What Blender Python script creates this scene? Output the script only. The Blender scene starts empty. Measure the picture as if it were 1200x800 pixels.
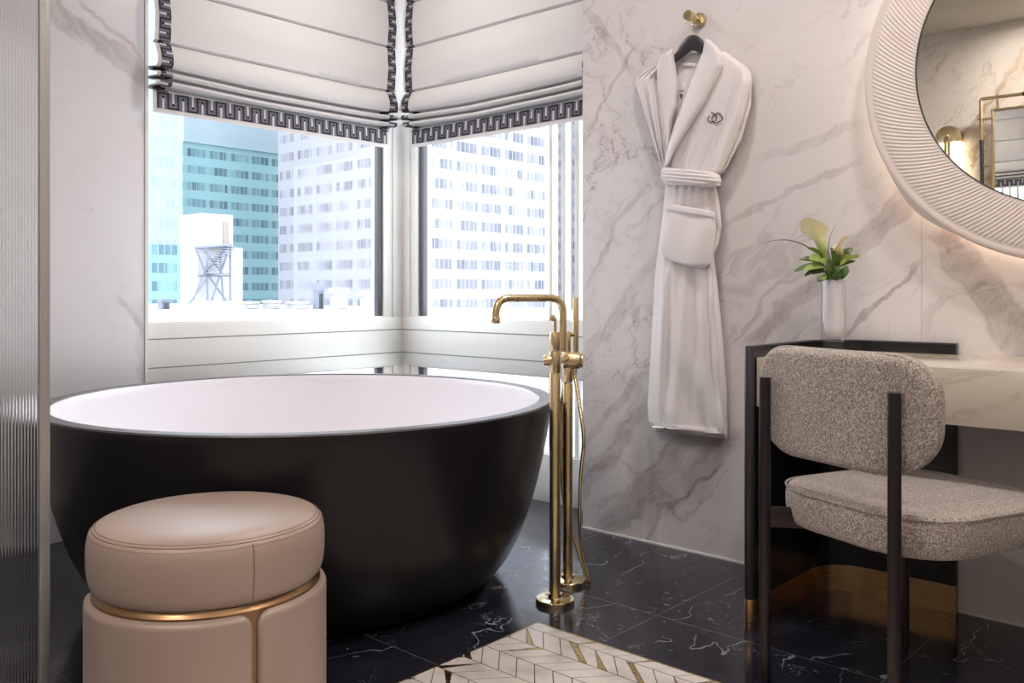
import bpy, bmesh, math, random
from mathutils import Vector, Matrix
random.seed(7)
PI = math.pi
sc = bpy.context.scene
COL = sc.collection

# ------------------------------------------------------------------ camera
F = 1039.0; EYE = 0.9; HZ = 342.0
VX, VY = -0.6709, 0.7415           # view direction (level)
RX, RY = 0.7415, 0.6709            # camera right
def ray(px, py):
    a = (px - 600) / F
    return Vector((VX + RX * a, VY + RY * a, (HZ - py) / F))
CAM = Vector((0, 0, EYE))
def atz(px, py, z): d = ray(px, py); return CAM + d * ((z - EYE) / d.z)
def aty(px, py, y): d = ray(px, py); return CAM + d * (y / d.y)
def atx(px, py, x): d = ray(px, py); return CAM + d * (x / d.x)
def att(px, py, t): return CAM + ray(px, py) * t

cam = bpy.data.cameras.new('camera'); cam.sensor_width = 36; cam.lens = 36 * F / 1200
cam.shift_y = -(400 - HZ) / 1200; cam.clip_start = 0.02; cam.clip_end = 2000
co = bpy.data.objects.new('camera', cam); COL.objects.link(co)
co.location = CAM; co.rotation_euler = (PI / 2, 0, math.atan2(-VX, VY)); sc.camera = co
sc.view_settings.view_transform = 'Standard'; sc.view_settings.look = 'None'
sc.view_settings.gamma = 1; sc.view_settings.use_curve_mapping = False
sc.view_settings.exposure = 0.2
sc.cycles.max_bounces = 10; sc.cycles.transparent_max_bounces = 16; sc.cycles.transmission_bounces = 10
sc.cycles.use_denoising = True; sc.cycles.sample_clamp_indirect = 6.0
sc.cycles.caustics_refractive = True; sc.cycles.caustics_reflective = False

# ------------------------------------------------------------------ materials
class N:
    """small node helper"""
    def __init__(s, name):
        s.m = bpy.data.materials.new(name); s.m.use_nodes = True
        s.t = s.m.node_tree; s.n = s.t.nodes; s.l = s.t.links
        s.b = s.n['Principled BSDF']
    def new(s, typ, **kw):
        n = s.n.new(typ)
        for k, v in kw.items(): setattr(n, k, v)
        return n
    def put(s, sock, v):
        if hasattr(v, 'is_output') or isinstance(v, bpy.types.NodeSocket): s.l.new(v, sock)
        elif v is not None: sock.default_value = v
    def math(s, op, a, b=None, c=None, clamp=False):
        n = s.new('ShaderNodeMath', operation=op, use_clamp=clamp)
        s.put(n.inputs[0], a); s.put(n.inputs[1], b); s.put(n.inputs[2], c)
        return n.outputs[0]
    def vmath(s, op, a, b=None):
        n = s.new('ShaderNodeVectorMath', operation=op)
        s.put(n.inputs[0], a); s.put(n.inputs[1], b)
        return n.outputs['Value'] if op in ('LENGTH', 'DOT_PRODUCT', 'DISTANCE') else n.outputs[0]
    def noise(s, vec, scale, detail=2, rough=.5, dist=0, out='Fac'):
        n = s.new('ShaderNodeTexNoise'); s.put(n.inputs['Vector'], vec)
        n.inputs['Scale'].default_value = scale; n.inputs['Detail'].default_value = detail
        n.inputs['Roughness'].default_value = rough; n.inputs['Distortion'].default_value = dist
        return n.outputs[out]
    def ramp(s, fac, stops):
        n = s.new('ShaderNodeValToRGB'); s.put(n.inputs[0], fac)
        e = n.color_ramp.elements
        while len(e) < len(stops): e.new(.5)
        for k, (p, c) in zip(e, stops):
            k.position = p; k.color = (c, c, c, 1) if isinstance(c, (int, float)) else (*c, 1)
        return n.outputs[0]
    def mix(s, fac, a, b, mode='MIX'):
        n = s.new('ShaderNodeMix', data_type='RGBA', blend_type=mode)
        s.put(n.inputs[0], fac)
        s.put(n.inputs[6], (*a, 1) if isinstance(a, tuple) and len(a) == 3 else a)
        s.put(n.inputs[7], (*b, 1) if isinstance(b, tuple) and len(b) == 3 else b)
        return n.outputs[2]
    def mrange(s, v, a, b, c, d, smooth=True):
        n = s.new('ShaderNodeMapRange', interpolation_type='SMOOTHSTEP' if smooth else 'LINEAR')
        s.put(n.inputs[0], v)
        for i, q in enumerate((a, b, c, d)): s.put(n.inputs[1 + i], q)
        return n.outputs[0]
    def pos(s): return s.new('ShaderNodeNewGeometry').outputs['Position']
    def obj(s): return s.new('ShaderNodeTexCoord').outputs['Object']
    def uv(s): return s.new('ShaderNodeTexCoord').outputs['UV']
    def sep(s, v):
        n = s.new('ShaderNodeSeparateXYZ'); s.put(n.inputs[0], v); return n.outputs
    def comb(s, x, y, z=0.0):
        n = s.new('ShaderNodeCombineXYZ'); s.put(n.inputs[0], x); s.put(n.inputs[1], y); s.put(n.inputs[2], z)
        return n.outputs[0]
    def bump(s, h, strength, dist=.001):
        n = s.new('ShaderNodeBump'); n.inputs['Strength'].default_value = strength
        n.inputs['Distance'].default_value = dist; s.put(n.inputs['Height'], h)
        s.l.new(n.outputs[0], s.b.inputs['Normal'])
    def set(s, color=None, rough=None, metal=None, **kw):
        if color is not None: s.put(s.b.inputs['Base Color'], (*color, 1) if isinstance(color, tuple) and len(color) == 3 else color)
        if rough is not None: s.put(s.b.inputs['Roughness'], rough)
        if metal is not None: s.put(s.b.inputs['Metallic'], metal)
        for k, v in kw.items(): s.put(s.b.inputs[k], v)
        return s.m

def simple(name, color, rough=.5, metal=0, nscale=60, namp=.06, bump=0, bscale=300, **kw):
    m = N(name); p = m.obj()
    f = m.noise(p, nscale, 3)
    c = m.mix(f, tuple(max(0, q * (1 - namp)) for q in color), tuple(min(1, q * (1 + namp)) for q in color))
    if bump: m.bump(m.noise(p, bscale, 4), bump, .001)
    return m.set(c, rough, metal, **kw)

# warp + vein helpers for marble laid on a wall; (a,b) are wall coordinates in metres
def marble_wall(name, axis, lines, base=(.80, .77, .77), joints=(), seed=0., swirl=1.0, dirx=1., tint=(.38, .355, .38), net_k=1.0, net_fade=None):
    m = N(name); P = m.sep(m.pos())
    a = P[0] if axis == 'x' else P[1]; b = P[2]
    v0 = m.comb(a, b, seed)
    w1 = m.noise(v0, 2.2, 4, .55, out='Color'); w2 = m.noise(v0, 9, 4, .6, out='Color')
    d1 = m.vmath('SUBTRACT', w1, (.5, .5, .5)); d2 = m.vmath('SUBTRACT', w2, (.5, .5, .5))
    v1 = m.vmath('ADD', v0, m.vmath('MULTIPLY', d1, (.34, .34, 0)))
    v = m.vmath('ADD', v1, m.vmath('MULTIPLY', d2, (.07, .07, 0)))
    S = m.sep(v)
    # rotated stretched coordinates: veins run along a 45-60 degree diagonal
    along = m.math('ADD', m.math('MULTIPLY', S[0], .68 * dirx), m.math('MULTIPLY', S[1], .73))
    across = m.math('SUBTRACT', m.math('MULTIPLY', S[0], .73), m.math('MULTIPLY', S[1], .68 * dirx))
    sv = m.comb(m.math('MULTIPLY', along, .34), across, seed + 3)
    n1 = m.noise(sv, 3.0, 5, .55)
    ridge = m.math('ABSOLUTE', m.math('SUBTRACT', n1, .5))
    vein = m.mrange(ridge, 0.0, .022, 1, 0)
    n2 = m.noise(sv, 6.5, 6, .62)
    ridge2 = m.math('ABSOLUTE', m.math('SUBTRACT', n2, .52))
    vein2 = m.mrange(ridge2, 0.0, .016, 1, 0)
    mask = m.mrange(m.noise(v0, 1.6, 2), .42, .62, 0, 1)
    mask2 = m.mrange(m.noise(m.comb(a, b, seed + 9), 2.3, 2), .45, .66, 0, 1)
    cloud = m.mrange(m.noise(sv, 2.2, 5, .6), .40, .78, 0, 1)
    total = m.math('ADD', m.math('MULTIPLY', vein, m.math('MULTIPLY', mask, .55 * swirl)),
                   m.math('MULTIPLY', vein2, m.math('MULTIPLY', mask2, .40 * swirl)))
    total = m.math('ADD', total, m.math('MULTIPLY', cloud, .30 * swirl))
    fine = m.mrange(m.noise(sv, 26, 5, .7), .35, .7, .55, 1.25)
    lw = m.sep(m.vmath('ADD', m.vmath('ADD', v0, m.vmath('MULTIPLY', d1, (.16, .16, 0))), m.vmath('MULTIPLY', d2, (.07, .07, 0))))
    for (ax, az, bx, bz, w, k) in lines:      # a vein from (ax,az) to (bx,bz), half width w, strength k
        L = math.hypot(bx - ax, bz - az); ux, uz = (bx - ax) / L, (bz - az) / L
        rx = m.math('SUBTRACT', lw[0], ax); rz = m.math('SUBTRACT', lw[1], az)
        tt = m.math('ADD', m.math('MULTIPLY', rx, ux), m.math('MULTIPLY', rz, uz))
        dd = m.math('ABSOLUTE', m.math('SUBTRACT', m.math('MULTIPLY', rx, uz), m.math('MULTIPLY', rz, ux)))
        along_m = m.math('MULTIPLY', m.mrange(tt, -.05, .06, 0, 1), m.mrange(tt, L - .06, L + .05, 1, 0))
        body = m.mrange(dd, w * .45, w, 1, 0)
        edge = m.mrange(m.math('ABSOLUTE', m.math('SUBTRACT', dd, w * .8)), 0, w * .16 + .002, .5, 0)
        one = m.math('MULTIPLY', m.math('MULTIPLY', m.math('ADD', body, edge), along_m), k)
        total = m.math('ADD', total, m.math('MULTIPLY', one, fine))
    wn = m.vmath('ADD', v0, m.vmath('MULTIPLY', m.vmath('SUBTRACT', m.noise(v0, 4.5, 5, .62, out='Color'), (.5, .5, .5)), (.30, .30, 0)))
    r3 = m.math('ABSOLUTE', m.math('SUBTRACT', m.noise(wn, 3.4, 4, .6), .5))
    r4 = m.math('ABSOLUTE', m.math('SUBTRACT', m.noise(m.vmath('ADD', wn, (4.1, 2.2, 0)), 8.0, 4, .6), .5))
    netm = m.mrange(m.noise(m.comb(a, b, seed + 12), 1.9, 3), .44, .60, .12, 1)
    net = m.math('ADD', m.mrange(r3, 0, .010, .62, 0), m.mrange(r4, 0, .011, .35, 0))
    net = m.math('ADD', net, m.mrange(r3, 0, .07, .16, 0))
    if net_fade: netm = m.math('MULTIPLY', netm, m.mrange(a, net_fade[0], net_fade[1], 1, .28))
    total = m.math('ADD', total, m.math('MULTIPLY', m.math('MULTIPLY', net, netm), net_k))
    spots = m.mrange(m.noise(m.comb(a, b, seed + 5), 17, 3, .6), .735, .78, 0, .6)
    total = m.math('ADD', total, spots)
    total = m.math('MINIMUM', total, 1.0)
    warm = m.noise(v0, 1.1, 2)
    bc = m.mix(warm, base, tuple(q * .94 for q in base))
    vc = m.mix(m.noise(sv, 4, 2), tint, (tint[0] * 1.12, tint[1] * 1.02, tint[2] * .95))
    c = m.mix(total, bc, vc)
    for (j, lo, hi) in joints:
        jm = m.mrange(m.math('ABSOLUTE', m.math('SUBTRACT', a, j)), .0008, .002, .45, 0)
        c = m.mix(jm, c, (.33, .30, .29))
    return m.set(c, .22, 0, **{'Specular IOR Level': .4})

def wx(px, py): q = aty(px, py, 2.69); return (q.x, q.z)
def wl(px, py): q = atx(px, py, -3.363); return (q.y, q.z)
robe_lines = [
    (*wx(872, 402), *wx(926, 352), .035, .62), (*wx(926, 352), *wx(1062, 232), .042, .58),
    (*wx(985, 398), *wx(1078, 312), .010, .75), (*wx(1096, 268), *wx(1150, 335), .055, .68),
    (*wx(1150, 330), *wx(1215, 420), .060, .68), (*wx(1082, 275), *wx(1130, 300), .030, .55),
    (*wx(700, 640), *wx(800, 520), .050, .52), (*wx(680, 585), *wx(760, 470), .030, .42),
    (*wx(745, 612), *wx(862, 520), .040, .38), (*wx(790, 560), *wx(868, 505), .020, .35),
    (*wx(684, 520), *wx(765, 420), .016, .40), (*wx(684, 420), *wx(772, 300), .030, .28),
    (*wx(850, 400), *wx(905, 330), .008, .5), (*wx(845, 260), *wx(1000, 195), .012, .38),
    (*wx(890, 195), *wx(1010, 150), .016, .30), (*wx(684, 10), *wx(742, 95), .018, .35),
    (*wx(690, 150), *wx(745, 60), .010, .5), (*wx(684, 340), *wx(760, 210), .012, .38),
    (*wx(750, 650), *wx(770, 598), .008, .6), (*wx(770, 598), *wx(850, 545), .006, .6),
]
M = {}
M['marble_robe'] = marble_wall('marble_robe', 'x', robe_lines, base=(.76, .735, .745), net_fade=(-1.75, -1.35), joints=[(wx(1080, 350)[0], 0, 3)], seed=2.3, swirl=.62)
left_lines = [(*wl(40, -6), *wl(100, 42), .05, .6), (*wl(95, 30), *wl(172, 92), .045, .6), (*wl(95, -5), *wl(172, 75), .010, .55),
              (*wl(142, 350), *wl(168, 400), .012, .5), (*wl(160, 360), *wl(172, 445), .030, .30)]
M['marble_left'] = marble_wall('marble_left', 'y', left_lines, base=(.74, .72, .74), seed=7.1, swirl=.10, dirx=-1., net_k=.10)
M['marble_back'] = marble_wall('marble_back', 'x', [(-2.0, 1.5, -1.2, 2.6, .05, .6), (-1.9, 1.2, -.9, 2.5, .03, .7), (-1.75, 1.9, -1.3, 2.55, .02, .7), (-1.7, 1.3, -1.2, 2.2, .025, .7)], base=(.76, .71, .64), seed=4.4, swirl=1.6, net_k=.4, tint=(.42, .34, .26))
m = N('marble_counter'); p = m.pos(); q = m.vmath('MULTIPLY', p, (.8, 6, 3.0))
w = m.noise(m.vmath('ADD', q, m.vmath('MULTIPLY', m.noise(p, 3, 4, out='Color'), (.5, .5, .5))), 1.6, 5, .6)
vv = m.mrange(m.math('ABSOLUTE', m.math('SUBTRACT', w, .5)), 0, .03, .5, 0)
cl = m.mrange(w, .35, .75, 0, .35)
M['marble_counter'] = m.set(m.mix(m.math('MAXIMUM', vv, cl), (.63, .58, .49), (.42, .36, .28)), .15)

# black marble floor
m = N('marble_black'); P = m.sep(m.pos())
cx = m.math('FLOOR', m.math('DIVIDE', m.math('ADD', P[0], 1.357), .617)); cy = m.math('FLOOR', m.math('DIVIDE', m.math('ADD', P[1], -1.467), .634))
off = m.comb(m.math('MULTIPLY', cx, 3.7), m.math('MULTIPLY', cy, 5.3), m.math('ADD', cx, cy))
v0 = m.vmath('ADD', m.comb(P[0], P[1], 0.), off)
d1 = m.vmath('SUBTRACT', m.noise(v0, 3, 4, .6, out='Color'), (.5, .5, .5))
v1 = m.vmath('ADD', v0, m.vmath('MULTIPLY', d1, (.24, .24, .2)))
r1 = m.math('ABSOLUTE', m.math('SUBTRACT', m.noise(m.vmath('MULTIPLY', v1, (1, .45, 1)), 3.2, 3, .55), .5))
ve1 = m.math('MULTIPLY', m.mrange(r1, 0, .006, 1, 0), m.mrange(m.noise(v0, 4, 2), .45, .6, 0, 1))
r2 = m.math('ABSOLUTE', m.math('SUBTRACT', m.noise(v1, 9, 4, .6), .5))
ve2 = m.math('MULTIPLY', m.mrange(r2, 0, .007, .7, 0), m.mrange(m.noise(v0, 7, 3), .50, .66, 0, 1))
sp = m.math('MULTIPLY', m.mrange(m.noise(v1, 46, 2), .70, .76, 0, .9), m.mrange(m.noise(v0, 5, 2), .5, .62, 0, 1))
ve = m.math('MAXIMUM', m.math('MAXIMUM', ve1, ve2), sp)
fx = m.math('ABSOLUTE', m.math('SUBTRACT', m.math('FRACT', m.math('DIVIDE', m.math('ADD', P[0], 1.357 + .3085), .617)), .5))
fy = m.math('ABSOLUTE', m.math('SUBTRACT', m.math('FRACT', m.math('DIVIDE', m.math('ADD', P[1], -1.467 + .317), .634)), .5))
jo = m.math('MAXIMUM', m.mrange(fx, .0008, .0022, 1, 0), m.mrange(fy, .0008, .0022, 1, 0))
c = m.mix(m.noise(v0, 6, 4), (.012, .012, .019), (.028, .028, .042))
c = m.mix(m.math('MULTIPLY', ve, .75), c, (.42, .43, .50)); c = m.mix(m.math('MULTIPLY', jo, .55), c, (.30, .30, .34))
M['marble_black'] = m.set(c, m.mrange(m.noise(v0, 12, 3), .3, .7, .10, .20), **{'Specular IOR Level': .55})

M['white_paint'] = simple('white_paint', (.80, .80, .775), .35, nscale=4, namp=.02)
M['ceiling_paint'] = simple('ceiling_paint', (.72, .68, .60), .8, nscale=4, namp=.02)
M['dark_frame'] = simple('dark_frame', (.055, .055, .065), .4)
M['groove'] = simple('groove', (.25, .25, .22), .7)
m = N('tub_black'); p = m.obj()
M['tub_black'] = m.set(m.mix(m.noise(p, 8, 3), (.010, .009, .011), (.014, .0125, .015)), .30, **{'Specular IOR Level': .34})
M['tub_rim'] = simple('tub_rim', (.11, .105, .115), .30, nscale=20)
M['tub_white'] = simple('tub_white', (.86, .84, .88), .22, nscale=5, namp=.01)
def brushed(name, col, rough, stretch=(200, 200, 4)):
    m = N(name); p = m.obj(); f = m.noise(m.vmath('MULTIPLY', p, stretch), 3, 2)
    return m.set(m.mix(f, tuple(q * .95 for q in col), col), m.mrange(f, .2, .8, rough * .8, rough * 1.2), 1.0)
M['brass'] = brushed('brass', (.70, .565, .34), .30)
M['brass_polished'] = brushed('brass_polished', (.80, .67, .42), .16, (30, 30, 30))
M['bronze'] = brushed('bronze', (.52, .33, .17), .32, (4, 4, 120))
M['bronze_dark'] = brushed('bronze_dark', (.36, .225, .12), .36, (4, 4, 120))
m = N('leather'); p = m.obj()
g = m.new('ShaderNodeTexVoronoi'); g.inputs['Scale'].default_value = 420; m.l.new(p, g.inputs['Vector'])
m.bump(g.outputs['Distance'], .10, .0006)
M['leather'] = m.set(m.mix(m.noise(p, 9, 3), (.385, .295, .245), (.42, .325, .275)), .40, **{'Specular IOR Level': .8, 'Sheen Weight': .1})
M['leather_seam'] = simple('leather_seam', (.20, .13, .09), .6)
m = N('boucle'); p = m.obj()
vo = m.new('ShaderNodeTexVoronoi'); vo.inputs['Scale'].default_value = 420; m.l.new(m.vmath('MULTIPLY', p, (1, 1, .75)), vo.inputs['Vector'])
rc = m.sep(vo.outputs['Color'])[0]
c = m.ramp(rc, [(0, (.27, .22, .19)), (.30, (.40, .345, .305)), (.6, (.54, .48, .44)), (1, (.70, .655, .61))])
c = m.mix(m.mrange(vo.outputs['Distance'], .3, .9, 0, .65), c, (.12, .085, .07))
m.bump(m.math('SUBTRACT', 1.0, vo.outputs['Distance']), .7, .0020)
M['boucle'] = m.set(c, .95, **{'Sheen Weight': .3, 'Specular IOR Level': .1})
M['chair_metal'] = simple('chair_metal', (.040, .030, .031), .38, nscale=40, **{'Metallic': .6})
M['black_lacquer'] = simple('black_lacquer', (.008, .008, .010), .22, nscale=10)
M['black_satin'] = simple('black_satin', (.030, .028, .033), .38, nscale=30)
m = N('terry'); p = m.obj()
n = m.noise(p, 330, 3, .7); m.bump(n, .8, .0026)
M['terry'] = m.set(m.mix(m.noise(p, 420, 2), (.72, .69, .70), (.90, .87, .88)), .98, **{'Sheen Weight': .5, 'Specular IOR Level': .05})
M['terry_weave'] = simple('terry_weave', (.80, .78, .80), .9, nscale=300, bump=.3, bscale=700)
M['embroidery'] = simple('embroidery', (.10, .10, .13), .8, nscale=400)
m = N('shade_fabric'); p = m.obj()
f = m.noise(m.vmath('MULTIPLY', p, (400, 400, 400)), 1, 2); m.bump(f, .08, .0005)
m.set(m.mix(m.noise(p, 3, 2), (.75, .735, .73), (.78, .765, .76)), .9, **{'Specular IOR Level': .1})
tr = m.new('ShaderNodeBsdfTranslucent'); tr.inputs[0].default_value = (.82, .81, .81, 1)
mx = m.new('ShaderNodeMixShader'); mx.inputs[0].default_value = .15
m.l.new(m.b.outputs[0], mx.inputs[1]); m.l.new(tr.outputs[0], mx.inputs[2]); m.l.new(mx.outputs[0], m.n['Material Output'].inputs[0])
M['shade_fabric'] = m.m
M['key_grey'] = simple('key_grey', (.145, .145, .175), .75, nscale=90, namp=.35)
M['key_black'] = simple('key_black', (.014, .014, .024), .8)
M['key_white'] = simple('key_white', (.62, .62, .66), .8)
M['mirror_frame'] = simple('mirror_frame', (.70, .635, .605), .45, nscale=8, namp=.02)
m = N('mirror'); M['mirror'] = m.set(m.mix(m.noise(m.obj(), 3), (.90, .89, .86), (.91, .90, .87)), .0, 1.0)
def emit(name, col, k):
    m = N(name); m.set(col, .5); m.b.inputs['Emission Color'].default_value = (*col, 1); m.b.inputs['Emission Strength'].default_value = k
    f = m.noise(m.obj(), 2); m.put(m.b.inputs['Emission Strength'], m.mrange(f, 0, 1, k * .97, k * 1.03)); return m.m
M['led'] = emit('led', (1.0, .80, .58), 13)
M['lamp_glow'] = emit('lamp_glow', (1.0, .86, .62), 6)
M['fill_lamp_glow'] = emit('fill_lamp_glow', (1.0, .90, .80), 10)
def glassmat(name, col, rough, ior=1.47):
    m = N(name); c = m.mix(m.noise(m.obj(), 3), col, tuple(q * .99 for q in col))
    return m.set(c, rough, **{'Transmission Weight': 1.0, 'IOR': ior})
M['vase_glass'] = glassmat('vase_glass', (.97, .97, .98), .0)
M['fluted_glass'] = glassmat('fluted_glass', (.90, .93, .92), .06, 1.35)
def pane(name, tint, fac, k=.5):
    m = N(name); m.n.remove(m.b)
    t = m.new('ShaderNodeBsdfTransparent'); t.inputs[0].default_value = (*tint, 1)
    g = m.new('ShaderNodeBsdfGlossy'); g.inputs['Roughness'].default_value = .0
    fr = m.new('ShaderNodeLayerWeight'); fr.inputs[0].default_value = .5; fp = m.math('POWER', fr.outputs['Facing'], 4.0)
    f = m.math('ADD', m.math('MULTIPLY', fp, k), m.math('MULTIPLY', m.noise(m.obj(), 2), fac))
    mx = m.new('ShaderNodeMixShader'); m.l.new(f, mx.inputs[0]); m.l.new(t.outputs[0], mx.inputs[1]); m.l.new(g.outputs[0], mx.inputs[2])
    m.l.new(mx.outputs[0], m.n['Material Output'].inputs[0]); return m.m
M['window_glass'] = pane('window_glass', (.97, .985, .99), .02)
M['vase_clear'] = pane('vase_clear', (.955, .955, .965), .05, .9)
m = N('vase_milk'); m.set(m.mix(m.mrange(m.sep(m.pos())[2], .745, .80, 0, 1), (.66, .59, .50), (.90, .89, .93)), .25, **{'Subsurface Weight': .2, 'Subsurface Scale': .02})
M['vase_milk'] = m.m
M['petal'] = None
m = N('petal'); zz = m.sep(m.obj()); c = m.mix(m.mrange(zz[2], .02, .085, 0, 1), (.34, .48, .10), (.86, .88, .60))
m.set(c, .5, **{'Subsurface Weight': .25, 'Subsurface Scale': .01}); M['petal'] = m.m
m = N('petal_cream'); zz = m.sep(m.obj()); c = m.mix(m.mrange(zz[2], .01, .04, 0, 1), (.42, .50, .14), (.86, .80, .60))
m.set(c, .5, **{'Subsurface Weight': .25, 'Subsurface Scale': .01}); M['petal_cream'] = m.m
M['leaf'] = simple('leaf', (.060, .115, .022), .35, nscale=90, namp=.5)
M['leaf_light'] = simple('leaf_light', (.26, .36, .07), .4, nscale=90, namp=.3)
M['stem'] = simple('stem', (.12, .20, .05), .5)
M['blade'] = simple('blade', (.045, .055, .020), .4)

# mosaic materials
m = N('mosaic_stone'); p = m.pos(); w = m.noise(p, 9, 4, .6)
M['mosaic_stone'] = m.set(m.mix(m.mrange(w, .45, .7, 0, 1), (.74, .69, .65), (.56, .51, .48)), .28)
M['mosaic_grout'] = simple('mosaic_grout', (.06, .05, .05), .6)
M['mosaic_brass'] = brushed('mosaic_brass', (.62, .47, .20), .3, (30, 30, 30))

# facades: bands of windows from world position (u = horizontal coordinate, z)
def facade(name, axis, wall, glass1, glass2, fh, z0, frac, bay, u0, ufrac, sub=3, band=None, rough=.6):
    m = N(name); P = m.sep(m.pos()); u = P[0] if axis == 'x' else P[1]
    fz = m.math('FRACT', m.math('DIVIDE', m.math('SUBTRACT', P[2], z0), fh))
    fu = m.math('FRACT', m.math('DIVIDE', m.math('SUBTRACT', u, u0), bay))
    iz = m.math('FLOOR', m.math('DIVIDE', m.math('SUBTRACT', P[2], z0), fh))
    iu = m.math('FLOOR', m.math('DIVIDE', m.math('SUBTRACT', u, u0), bay / sub))
    inz = m.math('MULTIPLY', m.math('GREATER_THAN', fz, (1 - frac) / 2), m.math('LESS_THAN', fz, (1 + frac) / 2))
    inu = m.math('LESS_THAN', fu, ufrac)
    fs = m.math('FRACT', m.math('MULTIPLY', fu, sub / ufrac)); mull = m.math('GREATER_THAN', fs, .16)
    msk = m.math('MULTIPLY', m.math('MULTIPLY', inz, inu), mull)
    wn = m.new('ShaderNodeTexWhiteNoise'); m.l.new(m.comb(iu, iz), wn.inputs['Vector'])
    gl = m.mix(wn.outputs['Value'], glass1, glass2)
    wc = m.mix(m.noise(m.pos(), .05, 2), wall, tuple(q * .95 for q in wall))
    if band: wc = m.mix(inz, wc, band)
    return m.set(m.mix(msk, wc, gl), rough)
M['fac_teal'] = facade('fac_teal', 'y', (.25, .42, .44), (.075, .12, .155), (.20, .33, .36), 3.6, .3, .48, 5.2, 94, .84, 4, band=(.20, .37, .39), rough=.25)
M['fac_pale'] = facade('fac_pale', 'y', (.25, .29, .31), (.20, .25, .27), (.25, .285, .30), 3.6, .3, .5, 6, 90, .8, 4)
M['fac_pale_low'] = facade('fac_pale_low', 'y', (.17, .29, .31), (.05, .10, .14), (.16, .30, .33), 3.2, .3, .55, 6, 90, .8, 4)
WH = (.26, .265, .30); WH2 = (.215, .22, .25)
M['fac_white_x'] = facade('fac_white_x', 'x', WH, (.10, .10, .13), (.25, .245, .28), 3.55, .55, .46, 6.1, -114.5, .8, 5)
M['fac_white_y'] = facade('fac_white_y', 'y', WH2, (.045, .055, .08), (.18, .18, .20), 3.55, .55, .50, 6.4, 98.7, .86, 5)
M['fac_beige'] = facade('fac_beige', 'x', (.22, .20, .195), (.07, .07, .09), (.14, .155, .19), 3.5, .5, .5, 5, 0, .7, 3)
M['pale_blue'] = simple('pale_blue', (.32, .40, .44), .5, nscale=.1, namp=.04)
M['roof_white'] = simple('roof_white', (.30, .305, .325), .8, nscale=.3, namp=.05)
M['steel_grey'] = simple('steel_grey', (.15, .165, .21), .6, nscale=1)
M['box_white'] = simple('box_white', (.38, .38, .385), .7, nscale=.3, namp=.03)
M['door_beige'] = simple('door_beige', (.22, .19, .16), .7)
M['street'] = simple('street', (.25, .25, .27), .9, nscale=.05)

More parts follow.
